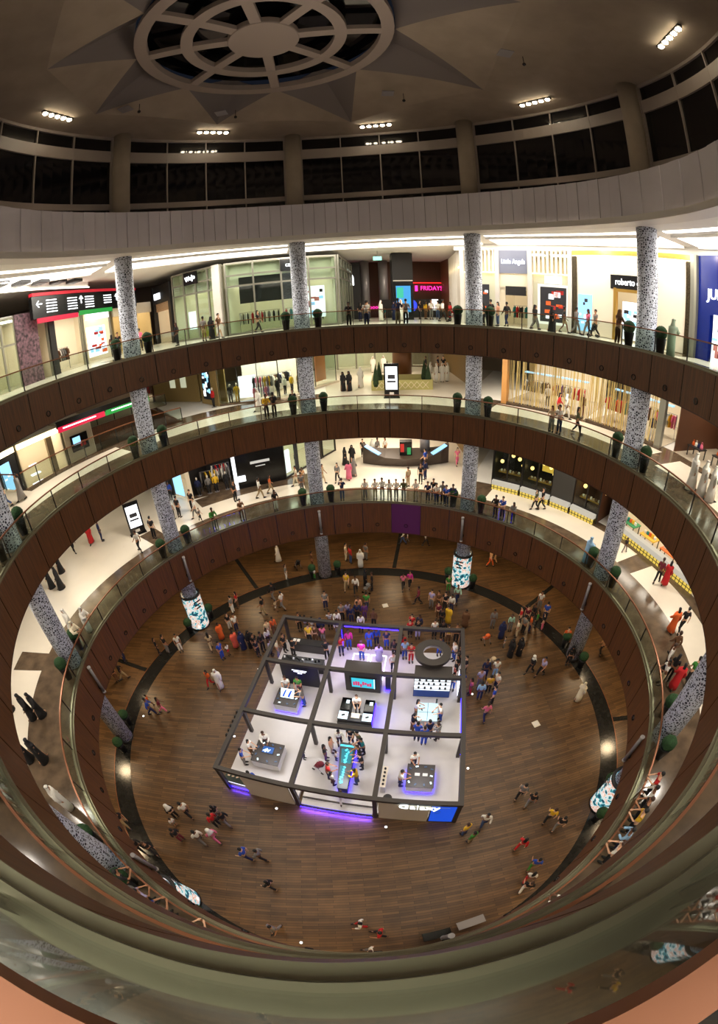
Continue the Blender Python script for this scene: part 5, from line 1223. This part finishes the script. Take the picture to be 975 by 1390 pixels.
def zone(x, y, lv):
    az = math.degrees(atan2(x, y)); R = hypot(x, y)
    ci = min(range(8), key=lambda k: abs((az - COLAZ[k] + 180) % 360 - 180))
    if lv == '0' or lv[0] == '.':
        d = Vector((x, y, 0)) - KO; u = d.x * cos(KA) + d.y * sin(KA); v = -d.x * sin(KA) + d.y * cos(KA)
        if -.4 < u < 12.8 and -.3 < v < 12.9:
            return 'in the %s %s bay of the stand' % (('front', 'middle', 'rear')[min(2, max(0, int(v / 4.17)))], ('left', 'centre', 'right')[min(2, max(0, int(u / 4.12)))])
        if -4 < u < 16 and -4 < v < 17:
            if v >= 12.5: return 'behind the stand, %s' % ('left part', 'centre', 'right part')[0 if u < 4 else 1 if u < 9 else 2]
            if v < 0: return 'on wood floor in front of the stand'
            return 'on wood floor beside the stand, %s' % ('left' if u < 6 else 'right')
        return 'on ground floor near %s column' % SHORT[ci]
    nm = {'1': 'first', '2': 'second', '3': 'top'}[lv]
    if -1 < az < 27 and R > 19: return 'in the %s gallery hall' % nm
    if R < 16.1: return 'at %s gallery rail near %s column' % (nm, SHORT[ci])
    return 'on %s gallery near %s column' % (nm, SHORT[ci])
def describe(t, top, bot, pose):
    act = {'S': 'standing', 'W': 'walking', 'L': 'leaning', 'R': 'reaching'}[pose]
    same = top == bot
    tx = 'striped' if top == 'stripe' else top
    if t in 'ms': return 'person in %s %s' % (('all %s' % tx) if same else '%s top, %s %s,' % (tx, bot, 'shorts' if t == 's' else 'trousers'), act)
    if t == 'w': return 'long-haired person in %s %s' % (('all %s' % tx) if same else '%s top, %s trousers,' % (tx, bot), act)
    if t == 'c': return 'child in %s top %s' % (tx, act)
    if t == 'd': return 'person in long %s dress %s' % (tx, act)
    if t == 'a': return 'person in %s robe and headscarf %s' % (tx, act)
    if t == 'h': return 'person in %s headscarf and %s coat %s' % (tx, bot, act)
    return 'person in %s robe and headcloth %s' % (tx, act)
PEOPLE = '''
-18.24 3.99 0 w black navy S 84
-17.52 2.15 0 m black khaki W 37
-18.05 1.89 0 w black brown S 142
-15.51 5.21 0 w black black S 55
-14.75 5.39 0 m black grey S 23
-13.70 5.66 0 m white white S 144
-11.16 6.04 0 w beige beige W 330
-10.64 7.24 0 d orange orange S 124
-10.07 5.15 0 m blue blue S 117
-9.69 5.58 0 c white red S 119
-9.27 6.40 0 d coral coral S 125
-10.21 8.45 0 w black white S 130
-9.57 8.15 0 m white navy S 131
-8.64 6.29 0 a navy navy S 127
-10.39 10.42 0 m grey white S 288
-10.11 11.11 0 w red brown S 275
-10.35 2.46 0 w orange red W 200
-9.66 2.45 0 r white white W 160
-13.98 -0.66 0 m blue navy W 60
-13.25 -0.33 0 w maroon pink W 60
-14.47 0.15 0 c orange grey W 60
-7.52 17.91 0 r white white W 250
-6.37 14.98 0 w grey white S 90
-4.12 16.65 0 m brown brown S 79
-3.83 14.96 0 c white green S 193
-7.12 12.02 0 m black grey W 300
-6.19 10.88 0 m white grey W 290
-6.72 10.66 0 c beige white W 290
-7.71 10.28 0 m black khaki W 280
-2.62 10.80 0 m grey navy S 169
-2.17 8.49 0 m stripe black S 169
-1.61 8.43 0 m white black S 172
-4.52 8.37 0 m black black S 154
-3.99 8.15 0 w lavender grey S 156
-3.46 7.97 0 w white white S 159
-2.82 7.77 0 a navy navy S 163
-6.83 7.48 0 m beige khaki S 139
-6.45 7.91 0 m orange brown S 142
-6.77 6.83 0 w white black S 136
-7.09 6.17 0 m black black S 131
-7.66 6.13 0 m black black S 129
-8.11 6.48 0 a black black S 128
-7.39 5.64 0 w black black S 128
-1.01 17.63 0 m cream cream S 99
-0.58 17.16 0 m red jeans S 62
0.86 17.62 0 m grey grey S 38
0.34 16.44 0 r white white S 180
-0.93 13.24 0 m yellow khaki W 190
-0.16 12.66 0 m white black W 180
0.69 13.71 0 a black black S 90
1.24 13.04 0 m black black S 270
0.68 10.42 0 m green jeans W 0
0.04 10.06 0 m peach brown S 183
-0.77 9.56 0 w lavender navy S 178
-0.54 9.04 0 m navy navy S 181
0.49 9.39 0 w purple purple S 185
-0.07 9.35 0 m navy black S 183
-1.27 9.28 0 m grey black S 177
3.87 12.86 0 w pink black W 180
4.47 13.13 0 w magenta black W 180
4.89 10.81 0 m maroon black W 260
5.87 10.21 0 m lavender grey S 213
4.68 19.93 0 m white jeans W 270
5.13 20.28 0 c white grey W 270
6.81 19.36 0 m white black W 80
-1.56 7.64 0 m white grey S 172
0.18 8.03 0 m white black S 185
1.16 8.42 0 m brown black S 192
4.51 7.52 0 w navy grey S 215
3.97 7.70 0 w red black S 211
-1.27 5.46 .28 m red navy S 170
-0.72 6.02 .28 m magenta blue S 170
0.16 4.86 .28 m magenta blue S 10
1.35 4.65 .28 d lavender lavender S 10
0.74 5.97 .28 m blue blue S 180
1.27 6.48 0 m blue navy S 180
1.95 5.91 .28 m navy blue S 180
2.41 4.88 .28 m black black S 200
2.25 3.66 .28 m white navy S 180
3.02 5.32 .28 m red navy S 180
3.13 4.77 .28 m sky blue S 180
3.52 4.35 .28 m red red S 180
4.33 6.93 0 m black lavender S 180
3.77 7.17 0 w red black S 180
6.12 6.60 0 m black black S 180
5.54 6.78 0 m white black S 180
6.47 6.14 0 w yellow brown S 190
7.04 6.08 0 m brown black S 190
7.17 5.12 .28 m navy grey S 250
6.49 4.15 .28 m white blue S 250
6.55 3.19 0 w black black S 270
7.07 2.96 0 m black black S 270
6.31 2.68 .28 w black red S 270
6.81 3.69 .28 m black black S 270
5.56 4.79 .28 m navy blue R 180
6.47 1.48 .28 m blue navy S 200
5.90 1.52 .28 w sky blue S 200
7.06 1.16 0 w pink red S 270
6.42 10.11 0 w brown brown S 216
6.91 9.81 0 m black black S 218
7.36 9.47 0 m white navy S 220
7.63 12.04 0 m green green S 180
8.07 10.58 0 m mint navy W 180
6.16 8.76 0 w maroon brown S 218
6.86 8.22 0 d yellow yellow S 223
6.31 8.07 0 m black black S 221
8.08 7.60 0 d brown white S 200
12.23 15.04 0 m tan orange W 77
12.95 15.66 0 w tan tan W 333
10.20 7.20 0 m grey grey S 190
10.55 5.95 0 a navy navy S 190
11.46 6.61 0 w mint grey S 190
10.50 4.95 0 c grey grey S 298
11.76 5.87 0 w cream beige S 290
12.39 7.04 0 m red black S 288
12.35 6.07 0 m grey black S 69
12.92 6.13 0 m orange navy S 111
12.99 7.15 0 m maroon black S 225
13.56 7.20 0 m black black S 263
13.66 6.56 0 w green black S 307
14.04 6.14 0 w black pink S 316
14.63 7.10 0 m blue navy S 31
14.67 8.50 0 m white grey S 218
10.69 3.98 0 a black black S 250
11.37 3.99 0 a black black S 250
11.63 2.13 0 h white black W 250
12.30 1.71 0 m lavender black W 250
15.13 4.06 0 m orange black S 200
14.69 2.21 0 h black black S 200
14.22 -1.04 0 r cream cream W 60
17.68 2.49 0 w tan black W 10
7.79 1.63 0 m lavender grey S 180
8.36 2.38 0 m navy navy S 190
9.06 2.35 0 m white sky S 190
8.27 1.06 0 m mustard black S 10
8.83 1.21 0 m white navy S 250
7.59 0.63 0 m sky navy S 10
8.31 0.07 0 m blue black S 300
7.56 -1.09 0 m pink navy W 0
-13.23 -9.17 0 m black khaki W 120
-11.77 -10.54 0 m black black W 120
-11.14 -10.46 0 w black black W 120
-10.33 -7.89 0 h white black S 300
-9.55 -7.61 0 m white black W 300
-10.24 -8.46 0 c white grey S 300
-9.70 -9.29 0 m black maroon S 300
-8.46 -9.16 0 m white grey W 300
-7.70 -8.92 0 h white pink W 300
-7.82 -7.97 0 m red black S 300
-7.28 -7.78 0 m black grey W 300
-7.83 -7.40 0 w black grey S 300
8.32 -6.98 0 m grey black W 40
8.71 -7.62 0 m black grey W 40
9.50 -8.88 0 m yellow black W 40
9.84 -9.52 0 m black grey W 40
7.64 -10.10 0 w red red W 50
6.05 -8.24 0 m white jeans W 200
4.98 -8.60 0 m yellow jeans S 330
5.22 -9.12 0 m green khaki S 330
8.00 -11.45 0 m blue green W 30
7.63 -12.11 0 w white red W 30
7.36 -12.61 0 m black white W 30
-5.92 -9.75 0 m blue navy W 280
-5.20 -9.70 0 m grey black W 280
-4.57 -11.37 0 w black black W 290
-4.21 -13.83 0 m grey grey W 200
-0.34 -13.42 0 w white red W 270
0.49 -13.97 0 m red black W 280
0.07 -14.94 0 m white grey W 270
-4.72 1.95 .28 m white grey R 180
-3.91 1.93 .28 m green maroon R 190
-3.57 0.94 .28 m grey blue R 270
-4.68 5.37 .28 m black black R 20
-2.26 5.06 .28 m black black R 350
-3.59 6.68 .28 m yellow black S 180
-3.22 7.10 0 w brown brown S 180
-2.65 7.04 0 w pink grey S 180
-5.85 5.58 0 m cream grey S 90
-5.35 5.86 .28 m black black S 120
-6.40 5.70 0 w lavender black S 90
-0.22 0.38 .28 m white black R 180
-6.48 -2.94 .28 w white brown R 100
-6.79 -3.69 .28 m blue grey R 80
-5.55 -2.36 .28 m white black R 170
-6.00 -5.19 .28 m blue blue S 330
-3.35 -3.14 .28 c maroon navy S 100
-2.08 -3.17 .28 w black purple S 90
-1.74 -2.63 .28 w peach beige S 100
-1.51 -3.22 .28 c white navy R 90
-1.90 -4.43 .28 m red navy R 80
-1.67 -4.88 .28 w white brown S 60
-1.14 -6.01 .18 w blue white W 0
-1.30 -2.12 .28 m white black R 170
-0.64 -2.03 .28 m black black S 200
-0.16 -2.33 .28 m olive black R 230
0.06 -2.79 .28 m teal black R 250
-0.14 -3.26 .28 m black black R 260
-0.03 -3.83 .28 m black black R 270
-0.34 -4.84 .28 m yellow jeans R 290
3.29 -0.34 .28 w white brown R 90
2.98 -1.39 .28 m black brown R 70
3.16 -2.13 .28 m blue navy R 20
3.54 -2.46 .28 m blue blue R 0
3.89 -2.09 .28 m navy navy R 350
4.37 -2.26 .28 m stripe black R 330
4.75 -0.82 .28 m white blue R 260
1.94 -5.09 .28 m white navy R 90
2.80 -3.88 .28 m white black R 170
-7.91 16.66 1 m white khaki W 60
-7.13 17.55 1 w orange khaki W 60
-6.15 14.36 1 w black white L 156
-4.98 18.85 1 m cream cream W 241
-4.43 18.99 1 w tan tan W 182
-4.33 17.44 1 m grey grey S 166
-0.83 15.60 1 m navy jeans L 356
-0.68 23.27 1 a black black W 64
0.02 23.77 1 a black black W 170
1.14 25.30 1 m black black S 180
2.14 25.30 1 r white white S 32
-0.30 19.62 1 d pink pink W 336
0.16 20.40 1 a grey grey W 311
-1.31 19.31 1 w grey black W 197
-2.65 19.32 1 w beige beige W 108
1.04 15.59 1 m white grey L 183
1.85 15.51 1 m white beige L 186
2.42 15.43 1 m white white L 189
2.98 15.34 1 w white beige L 190
3.53 15.22 1 m white grey L 192
4.12 15.07 1 m olive grey L 195
4.79 17.50 1 m beige beige S 327
5.06 14.78 1 m white khaki L 198
5.96 18.02 1 m black black S 206
5.98 14.43 1 m navy black L 202
6.51 14.90 1 m black grey S 203
6.50 18.81 1 m navy navy S 317
6.92 21.40 1 m blue navy W 305
6.63 14.10 1 m white navy L 207
7.83 13.56 1 m navy grey L 208
7.14 14.10 1 m grey black L 211
7.33 13.62 1 m blue navy L 212
10.16 21.78 1 w pink pink W 183
2.64 25.21 1 m grey white S 149
3.44 25.60 1 w white brown S 215
-21.31 9.60 1 d red red W 155
-20.41 10.01 1 m navy navy S 58
-22.36 8.20 1 w white black W 109
-21.80 5.37 1 a black black W 200
-15.85 8.52 1 m white black W 292
-14.90 13.41 1 m white black S 15
-14.45 13.76 1 m black black S 16
-12.80 13.55 1 m white grey W 225
-12.27 13.03 1 c grey black W 100
-13.62 14.91 1 m black black S 192
-16.71 17.22 1 m blue black S 169
-10.55 11.52 1 m green grey L 137
-10.07 16.38 1 m black black S 123
-8.67 12.99 1 m brown brown L 146
-15.41 10.41 1 m black black S 359
-20.52 3.52 1 a black black W 210
-21.50 3.50 1 a black black W 210
-16.77 -0.57 1 r white white W 200
-15.54 -1.61 1 r cream cream L 84
-15.62 -0.26 1 r white white L 89
-15.99 -7.14 1 a black black W 190
-15.49 -6.86 1 a black black W 190
-17.80 -7.22 1 a black black W 190
-14.87 -9.54 1 a black black W 350
-14.00 -9.31 1 a black black W 350
14.31 11.98 1 w olive black W 270
14.87 11.98 1 m black black W 270
11.73 10.31 1 w grey black L 228
10.68 11.40 1 m black black L 223
11.10 10.99 1 m blue navy L 225
14.97 4.46 1 r sky sky L 73
18.61 4.92 1 c black grey W 70
18.99 1.17 1 m maroon black W 60
19.48 0.83 1 d red red W 60
17.18 -3.03 1 d orange orange W 10
17.72 -3.28 1 m black black W 30
15.92 -4.71 1 m brown brown W 20
14.98 -5.40 1 m white black S 148
14.93 -6.00 1 w black black S 72
14.94 -6.58 1 d red red W 30
15.87 -6.65 1 m green black W 30
14.36 -6.08 1 w white beige L 292
9.49 -12.40 1 m yellow black L 322
9.94 -12.05 1 m black black L 320
10.37 -11.68 1 m white black L 318
10.87 -11.22 1 m red black L 315
8.83 -12.88 1 m sky navy L 325
8.23 -13.27 1 m white black L 328
5.83 -14.49 1 m white beige L 338
-11.61 -11.15 1 r white white S 46
-7.71 -13.58 1 m black black L 29
-6.91 -14.01 1 w lavender black L 26
-6.18 -14.35 1 m blue navy L 23
-4.82 -14.86 1 m teal black L 17
-19.71 1.11 2 m black jeans W 200
-19.26 2.12 2 d grey grey W 200
-5.90 14.46 2 m yellow black L 157
-5.36 14.67 2 m black black L 339
-3.99 15.24 2 m black black S 165
-7.04 16.94 2 r white white W 227
13.05 8.59 2 w beige grey L 236
13.35 8.11 2 m white navy L 238
15.57 11.30 2 h white white W 99
15.24 11.84 2 w red black W 128
14.69 8.10 2 w olive black W 120
17.11 -0.74 2 r white white W 100
17.17 -1.53 2 r white white W 100
17.32 -2.10 2 r white white W 100
-0.40 22.47 2 a black black W 200
0.15 22.32 2 a black black W 200
1.22 23.62 2 r white white W 20
2.83 31.87 2 r white white S 180
3.99 31.75 2 r white white S 200
8.19 25.65 2 r white white S 90
8.61 24.85 2 r white white S 300
9.26 25.08 2 r white white S 200
9.85 25.40 2 r white white S 270
8.61 30.82 2 m black black S 268
9.91 30.43 2 m navy black S 115
10.49 30.23 2 m black black S 201
6.64 31.30 2 m mustard grey S 325
0.47 15.61 3 m black black L 181
1.48 24.39 3 w black navy S 36
2.14 23.67 3 m beige navy S 22
1.72 15.53 3 m white navy L 6
3.27 22.64 3 r white white S 82
3.98 26.70 3 c teal grey S 275
4.60 23.90 3 a navy navy S 221
5.07 23.90 3 a black black S 85
5.02 22.36 3 r white white S 200
3.93 15.12 3 m navy khaki L 14
4.47 14.97 3 m grey black L 16
7.16 25.32 3 m black black S 119
7.72 25.22 3 w yellow brown S 63
8.14 24.54 3 m white grey S 165
8.77 24.54 3 m white jeans S 15
8.16 19.64 3 m white black W 80
9.11 20.98 3 w red black S 251
10.41 15.65 3 w black black S 322
10.90 15.35 3 m black jeans W 343
11.33 14.99 3 w peach jeans S 264
11.88 14.57 3 m black navy W 345
13.16 12.41 3 w black grey W 80
13.53 13.06 3 w black black W 80
13.78 10.92 3 a black black W 80
14.80 11.03 3 s black khaki W 100
15.52 10.60 3 m grey grey W 90
16.31 9.35 3 m grey black W 270
16.02 9.84 3 w pink grey W 270
15.59 0.95 3 r sage sage L 79
14.88 4.75 3 h brown brown L 79
-10.23 15.19 3 s grey khaki S 0
-9.88 16.00 3 a black black W 6
-9.33 16.14 3 s brown white W 104
-16.31 16.30 3 m pink black S 347
-12.11 14.38 3 w black black S 279
-6.59 17.61 3 w black black W 90
-18.14 15.75 3 m black black S 147
-18.48 15.30 3 w brown black S 339
-17.36 16.58 3 m yellow grey S 223
-17.74 16.16 3 w navy black S 294
'''
rows = []
for ln in PEOPLE.strip().splitlines():
    f = ln.split(); rows.append((float(f[0]), float(f[1]), f[2], f[3], f[4], f[5], f[6], float(f[7])))
ZP = {'0': .004, '1': 7.46, '2': 15.02, '3': 21.22}
def zof(l): return ZP[l] if l in ZP else float(l)
cpos = CAM.location
rows.sort(key=lambda r: (Vector((r[0], r[1], zof(r[2]) + 1)) - cpos).length)
by = {}
for i, r in enumerate(rows[:300]): by.setdefault((describe(*r[3:7]) + ' ' + zone(r[0], r[1], r[2])), []).append(i)
ORD = ['leftmost', 'second from left', 'third from left', 'fourth from left', 'fifth from left', 'sixth from left']
labels = {}
for base, ids in by.items():
    if len(ids) == 1: labels[ids[0]] = base; continue
    ids.sort(key=lambda i: atan2(rows[i][0] - cpos.x, max(.1, rows[i][1] - cpos.y)))
    for k, i in enumerate(ids): labels[i] = base + ', ' + ('rightmost' if k == len(ids) - 1 else ORD[k])
crowd = MB(); cmats = []
for i, (x, y, lv, t, top, bot, pose, hd) in enumerate(rows):
    sc = (.62 if t == 'c' else 1.0) * (1.0 + .09 * ((i * 37) % 10) / 10) * (.97 if t in 'wad' else 1.04)
    loc = Vector((x, y, zof(lv) + .003)); parts = person_parts(t, top, bot, pose, i)
    if i < 300:
        root = None
        for me, nm, m in parts:
            o = bpy.data.objects.new(nm, me); COL.objects.link(o); o.material_slots[0].link = 'OBJECT'; o.material_slots[0].material = m
            if root is None: root = o; o.location = loc; o.rotation_euler = (0, 0, -radians(hd)); o.scale = (sc,) * 3
            else: o.parent = root
        tag(root, labels[i], 'person', 'people in the mall')
    else:
        M_ = Matrix.Translation(loc) @ Matrix.Rotation(-radians(hd), 4, 'Z') @ Matrix.Scale(sc, 4)
        for me, nm, m in parts:
            b0 = len(crowd.v); crowd.v += [tuple(M_ @ v.co) for v in me.vertices]
            if m not in cmats: cmats.append(m)
            mi = cmats.index(m)
            for p in me.polygons: crowd.face([b0 + k for k in p.vertices], mi, True)
if crowd.v:
    o = crowd.build('crowd', cmats); tag(o, 'distant crowd of people at the back of the galleries and ground floor', 'crowd', None, 'stuff')
# pushchairs
def stroller(x, y, z, rz, color, label):
    r = empty('pushchair', (x, y, z), rz, label, 'pushchair')
    for sx in (-1, 1):
        b = MB(); b.tube([(sx * .22, .3, .1), (sx * .22, -.05, .55), (sx * .2, -.38, 1.0)], .014, 6); b.tube([(sx * .22, -.3, .1), (sx * .22, -.02, .5), (sx * .22, .22, .62)], .014, 6); b.build('side_frame', M_GREY, r)
        for yy in (-.3, .3): MB().lathe([(.085, -.02), (.1, -.015), (.1, .015), (.085, .02)], n=12).build('wheel', M_BLACK, r); w = r.children[-1] if False else bpy.data.objects[COL.objects[-1].name]; w.location = (sx * .25, yy, .1); w.rotation_euler = (0, pi / 2, 0)
    MB().bar((-.2, -.38, 1.0), (.2, -.38, 1.0), .03).build('handle', M_BLACK, r)
    b = MB(); b.bar((0, -.18, .82), (0, -.05, .42), .38, .05); b.bar((0, -.05, .42), (0, .28, .4), .38, .05); b.build('seat', CLOTH[color], r)
    b = MB(); b.loft([(0, -.12, .72, .2, .2), (0, -.12, .88, .19, .19), (0, -.12, .98, .12, .12), (0, -.12, 1.0, .02, .02)], 12); b.build('canopy', CLOTH[color], r)
for a in ((-5.5, 16.7, 0, .5, 'black', 'dark pushchair on the ground floor left of the far left-centre column'), (.8, 12.8, .004, 1.2, 'grey', 'grey pushchair on the black granite ring behind the stand'), (9.3, 5.7, 0, .2, 'orange', 'orange pushchair in the group right of the stand'), (9.1, 3.4, 0, .4, 'beige', 'beige pushchair nearest the camera in the group right of the stand'), (-2.4, -3.85, PZ, 1.0, 'maroon', 'maroon pushchair left of the long cyan table in the stand'), (9.3, 21.0, ZF[3], 1.5, 'red', 'red pushchair in the top gallery hall near the right wall'), (17.6, 4.6, ZF[3], 1.4, 'grey', 'dark pushchair beside the right column on the top gallery'), (16.3, 9.6, ZF[3], 1.2, 'black', 'black pushchair in front of the pale shop with black sign on the top gallery')): stroller(*a)
# small white floor lamps around the stand and low boxes at the near edge
fl = None
for x, y in ((-4.74, -6.48), (1.06, -7.64), (-3.08, -14.5), (-7.9, -1.62), (-7.2, 4.27), (3.95, 7.9), (7.24, 1.1), (5.89, -4.43), (-14.7, -.92)):
    if fl is None:
        fl = empty('floor_lamp', (0, 0, 0)); MB().lathe([(.1, 0), (.1, .03), (.07, .04)], n=14).build('rim', M_GREY, fl); MB().lathe([(.065, .035), (.06, .045)], n=14).build('lens', glow('floor_lens', (1, .95, .88, 1), 5), fl); t = fl
    else: t = copy_tree(fl)
    t.location = (x, y, .001); tag(t, 'small round white lamp set on the wood floor around the stand', 'floor lamp', 'small lamps on the wood floor')
for x, y, lab in ((2.2, 10.9, 'small white square plate on the wood floor behind the stand'), (10.76, -2.15, 'small white square plate on the wood floor right of the stand')):
    r = empty('floor_plate', (x, y, 0), .2, lab, 'floor plate'); MB().box((0, 0, .01), (.45, .45, .02)).build('plate', mat('plate_white', rgb(214, 204, 184), .5), r); MB().box((0, 0, .022), (.3, .3, .006)).build('inset', M_LIP, r)
for x, y, rz, lab in ((3.0, -14.3, .15, 'low dark bench at the near edge of the wood floor'), (4.6, -13.9, .2, 'low grey box at the near edge of the wood floor')):
    r = empty('bench', (x, y, 0), rz, lab, 'bench'); MB().box((0, 0, .4), (1.3, .45, .08)).build('seat', M_GREY if 'grey' in lab else M_BLACK, r)
    for sx in (-1, 1): MB().box((sx * .5, 0, .18), (.08, .4, .36)).build('leg', M_DARKMETAL, r)
# ------------------------------------------------------------------ lamps of the place and added fill lights
for L, z, p in ((1, 12.9, 240), (2, 19.28, 250), (3, 27.6, 165), (0, 4.6, 130)):
    for k in range(16):
        a = -180 + 22.5 * k + 11
        if abs(a) > 125 and L: pw = p * (.05 if L == 3 else .6)
        else: pw = p
        area('gallery_downlight', PP(17.9, a, z), 1.0, pw, (1, .9, .77) if L else (1, .74, .44))
CLUST = [-33 + 45 * k for k in range(8)]
for a in CLUST:
    c = PP(14.3, a, 36.2)
    spot('ceiling_spot', c, (c.x * .25, c.y * .25, 0), 2700, radians(75), (1, .84, .66), .7, .3)
area('roof_wash', (0, 0, 30.5), 6, 110, (1, .88, .78), rot=(pi, 0, 0))  # upward light without a fixture, washes the vault from the open void
area('step_led', K(6.14, -.2, .3), 3.8, 110, (.16, .05, 1), rot=(radians(-52), 0, KA), shape='RECTANGLE', sy=.08)
area('corner_led', K(.5, -.06, .2), 1.3, 18, (.1, .04, 1), rot=(radians(-45), 0, KA), shape='RECTANGLE', sy=.06)
area('stage_led', K(6.2, 11.2, 2.62), 2.5, 55, (.45, .16, 1), rot=(0, 0, KA), shape='RECTANGLE', sy=1.5)
for i in range(3):
    for j in range(3):
        p = K(2.06 + 4.12 * i, 2.08 + 4.17 * j, 2.85)
        area('stand_fill', p, .7, 36, (.95, .95, 1))  # added fill light in each bay, keeps the stand floor bright
# clusters of five small lamps on the vault, one per window bay
bulb = None
for a in CLUST:
    r = empty('lamp_row', PP(14.3, a, ZC), -radians(a), 'row of five bright round lamps on the vault', 'ceiling lamp', 'rows of five lamps on the vault')
    MB().box((0, 0, -.06), (2.3, .22, .12)).build('housing', M_DARKMETAL, r)
    for k in range(5):
        MB().lathe([(.13, -.2), (.15, -.16), (.1, -.1)], n=12).build('bulb', glow('spot_bulb', (1, .86, .62, 1), 40), r).location = (-.92 + .46 * k, 0, 0)
for x, y, lab in ((-6.5, 9.5, 'left'), (3.4, 9.0, 'middle'), (8.5, 3.0, 'right'), (-11.0, 5.5, 'far left')):
    r = empty('ceiling_plate', (x, y, ZC), 0, 'small square ceiling plate with a hanging sensor on the vault, %s one' % lab, 'ceiling fixture'); MB().box((0, 0, -.02), (.7, .7, .04)).build('plate', M_GREY, r); MB().bar((.9, 0, 0), (.9, 0, -.5), .03).build('drop_rod', M_BLACK, r); MB().ball((.9, 0, -.55), .1, 10, 6).build('sensor', M_BLACK, r)
SC.world = bpy.data.worlds.new('world'); SC.world.use_nodes = True
SC.world.node_tree.nodes['Background'].inputs[0].default_value = (.02, .025, .04, 1)
SC.world.node_tree.nodes['Background'].inputs[1].default_value = .3
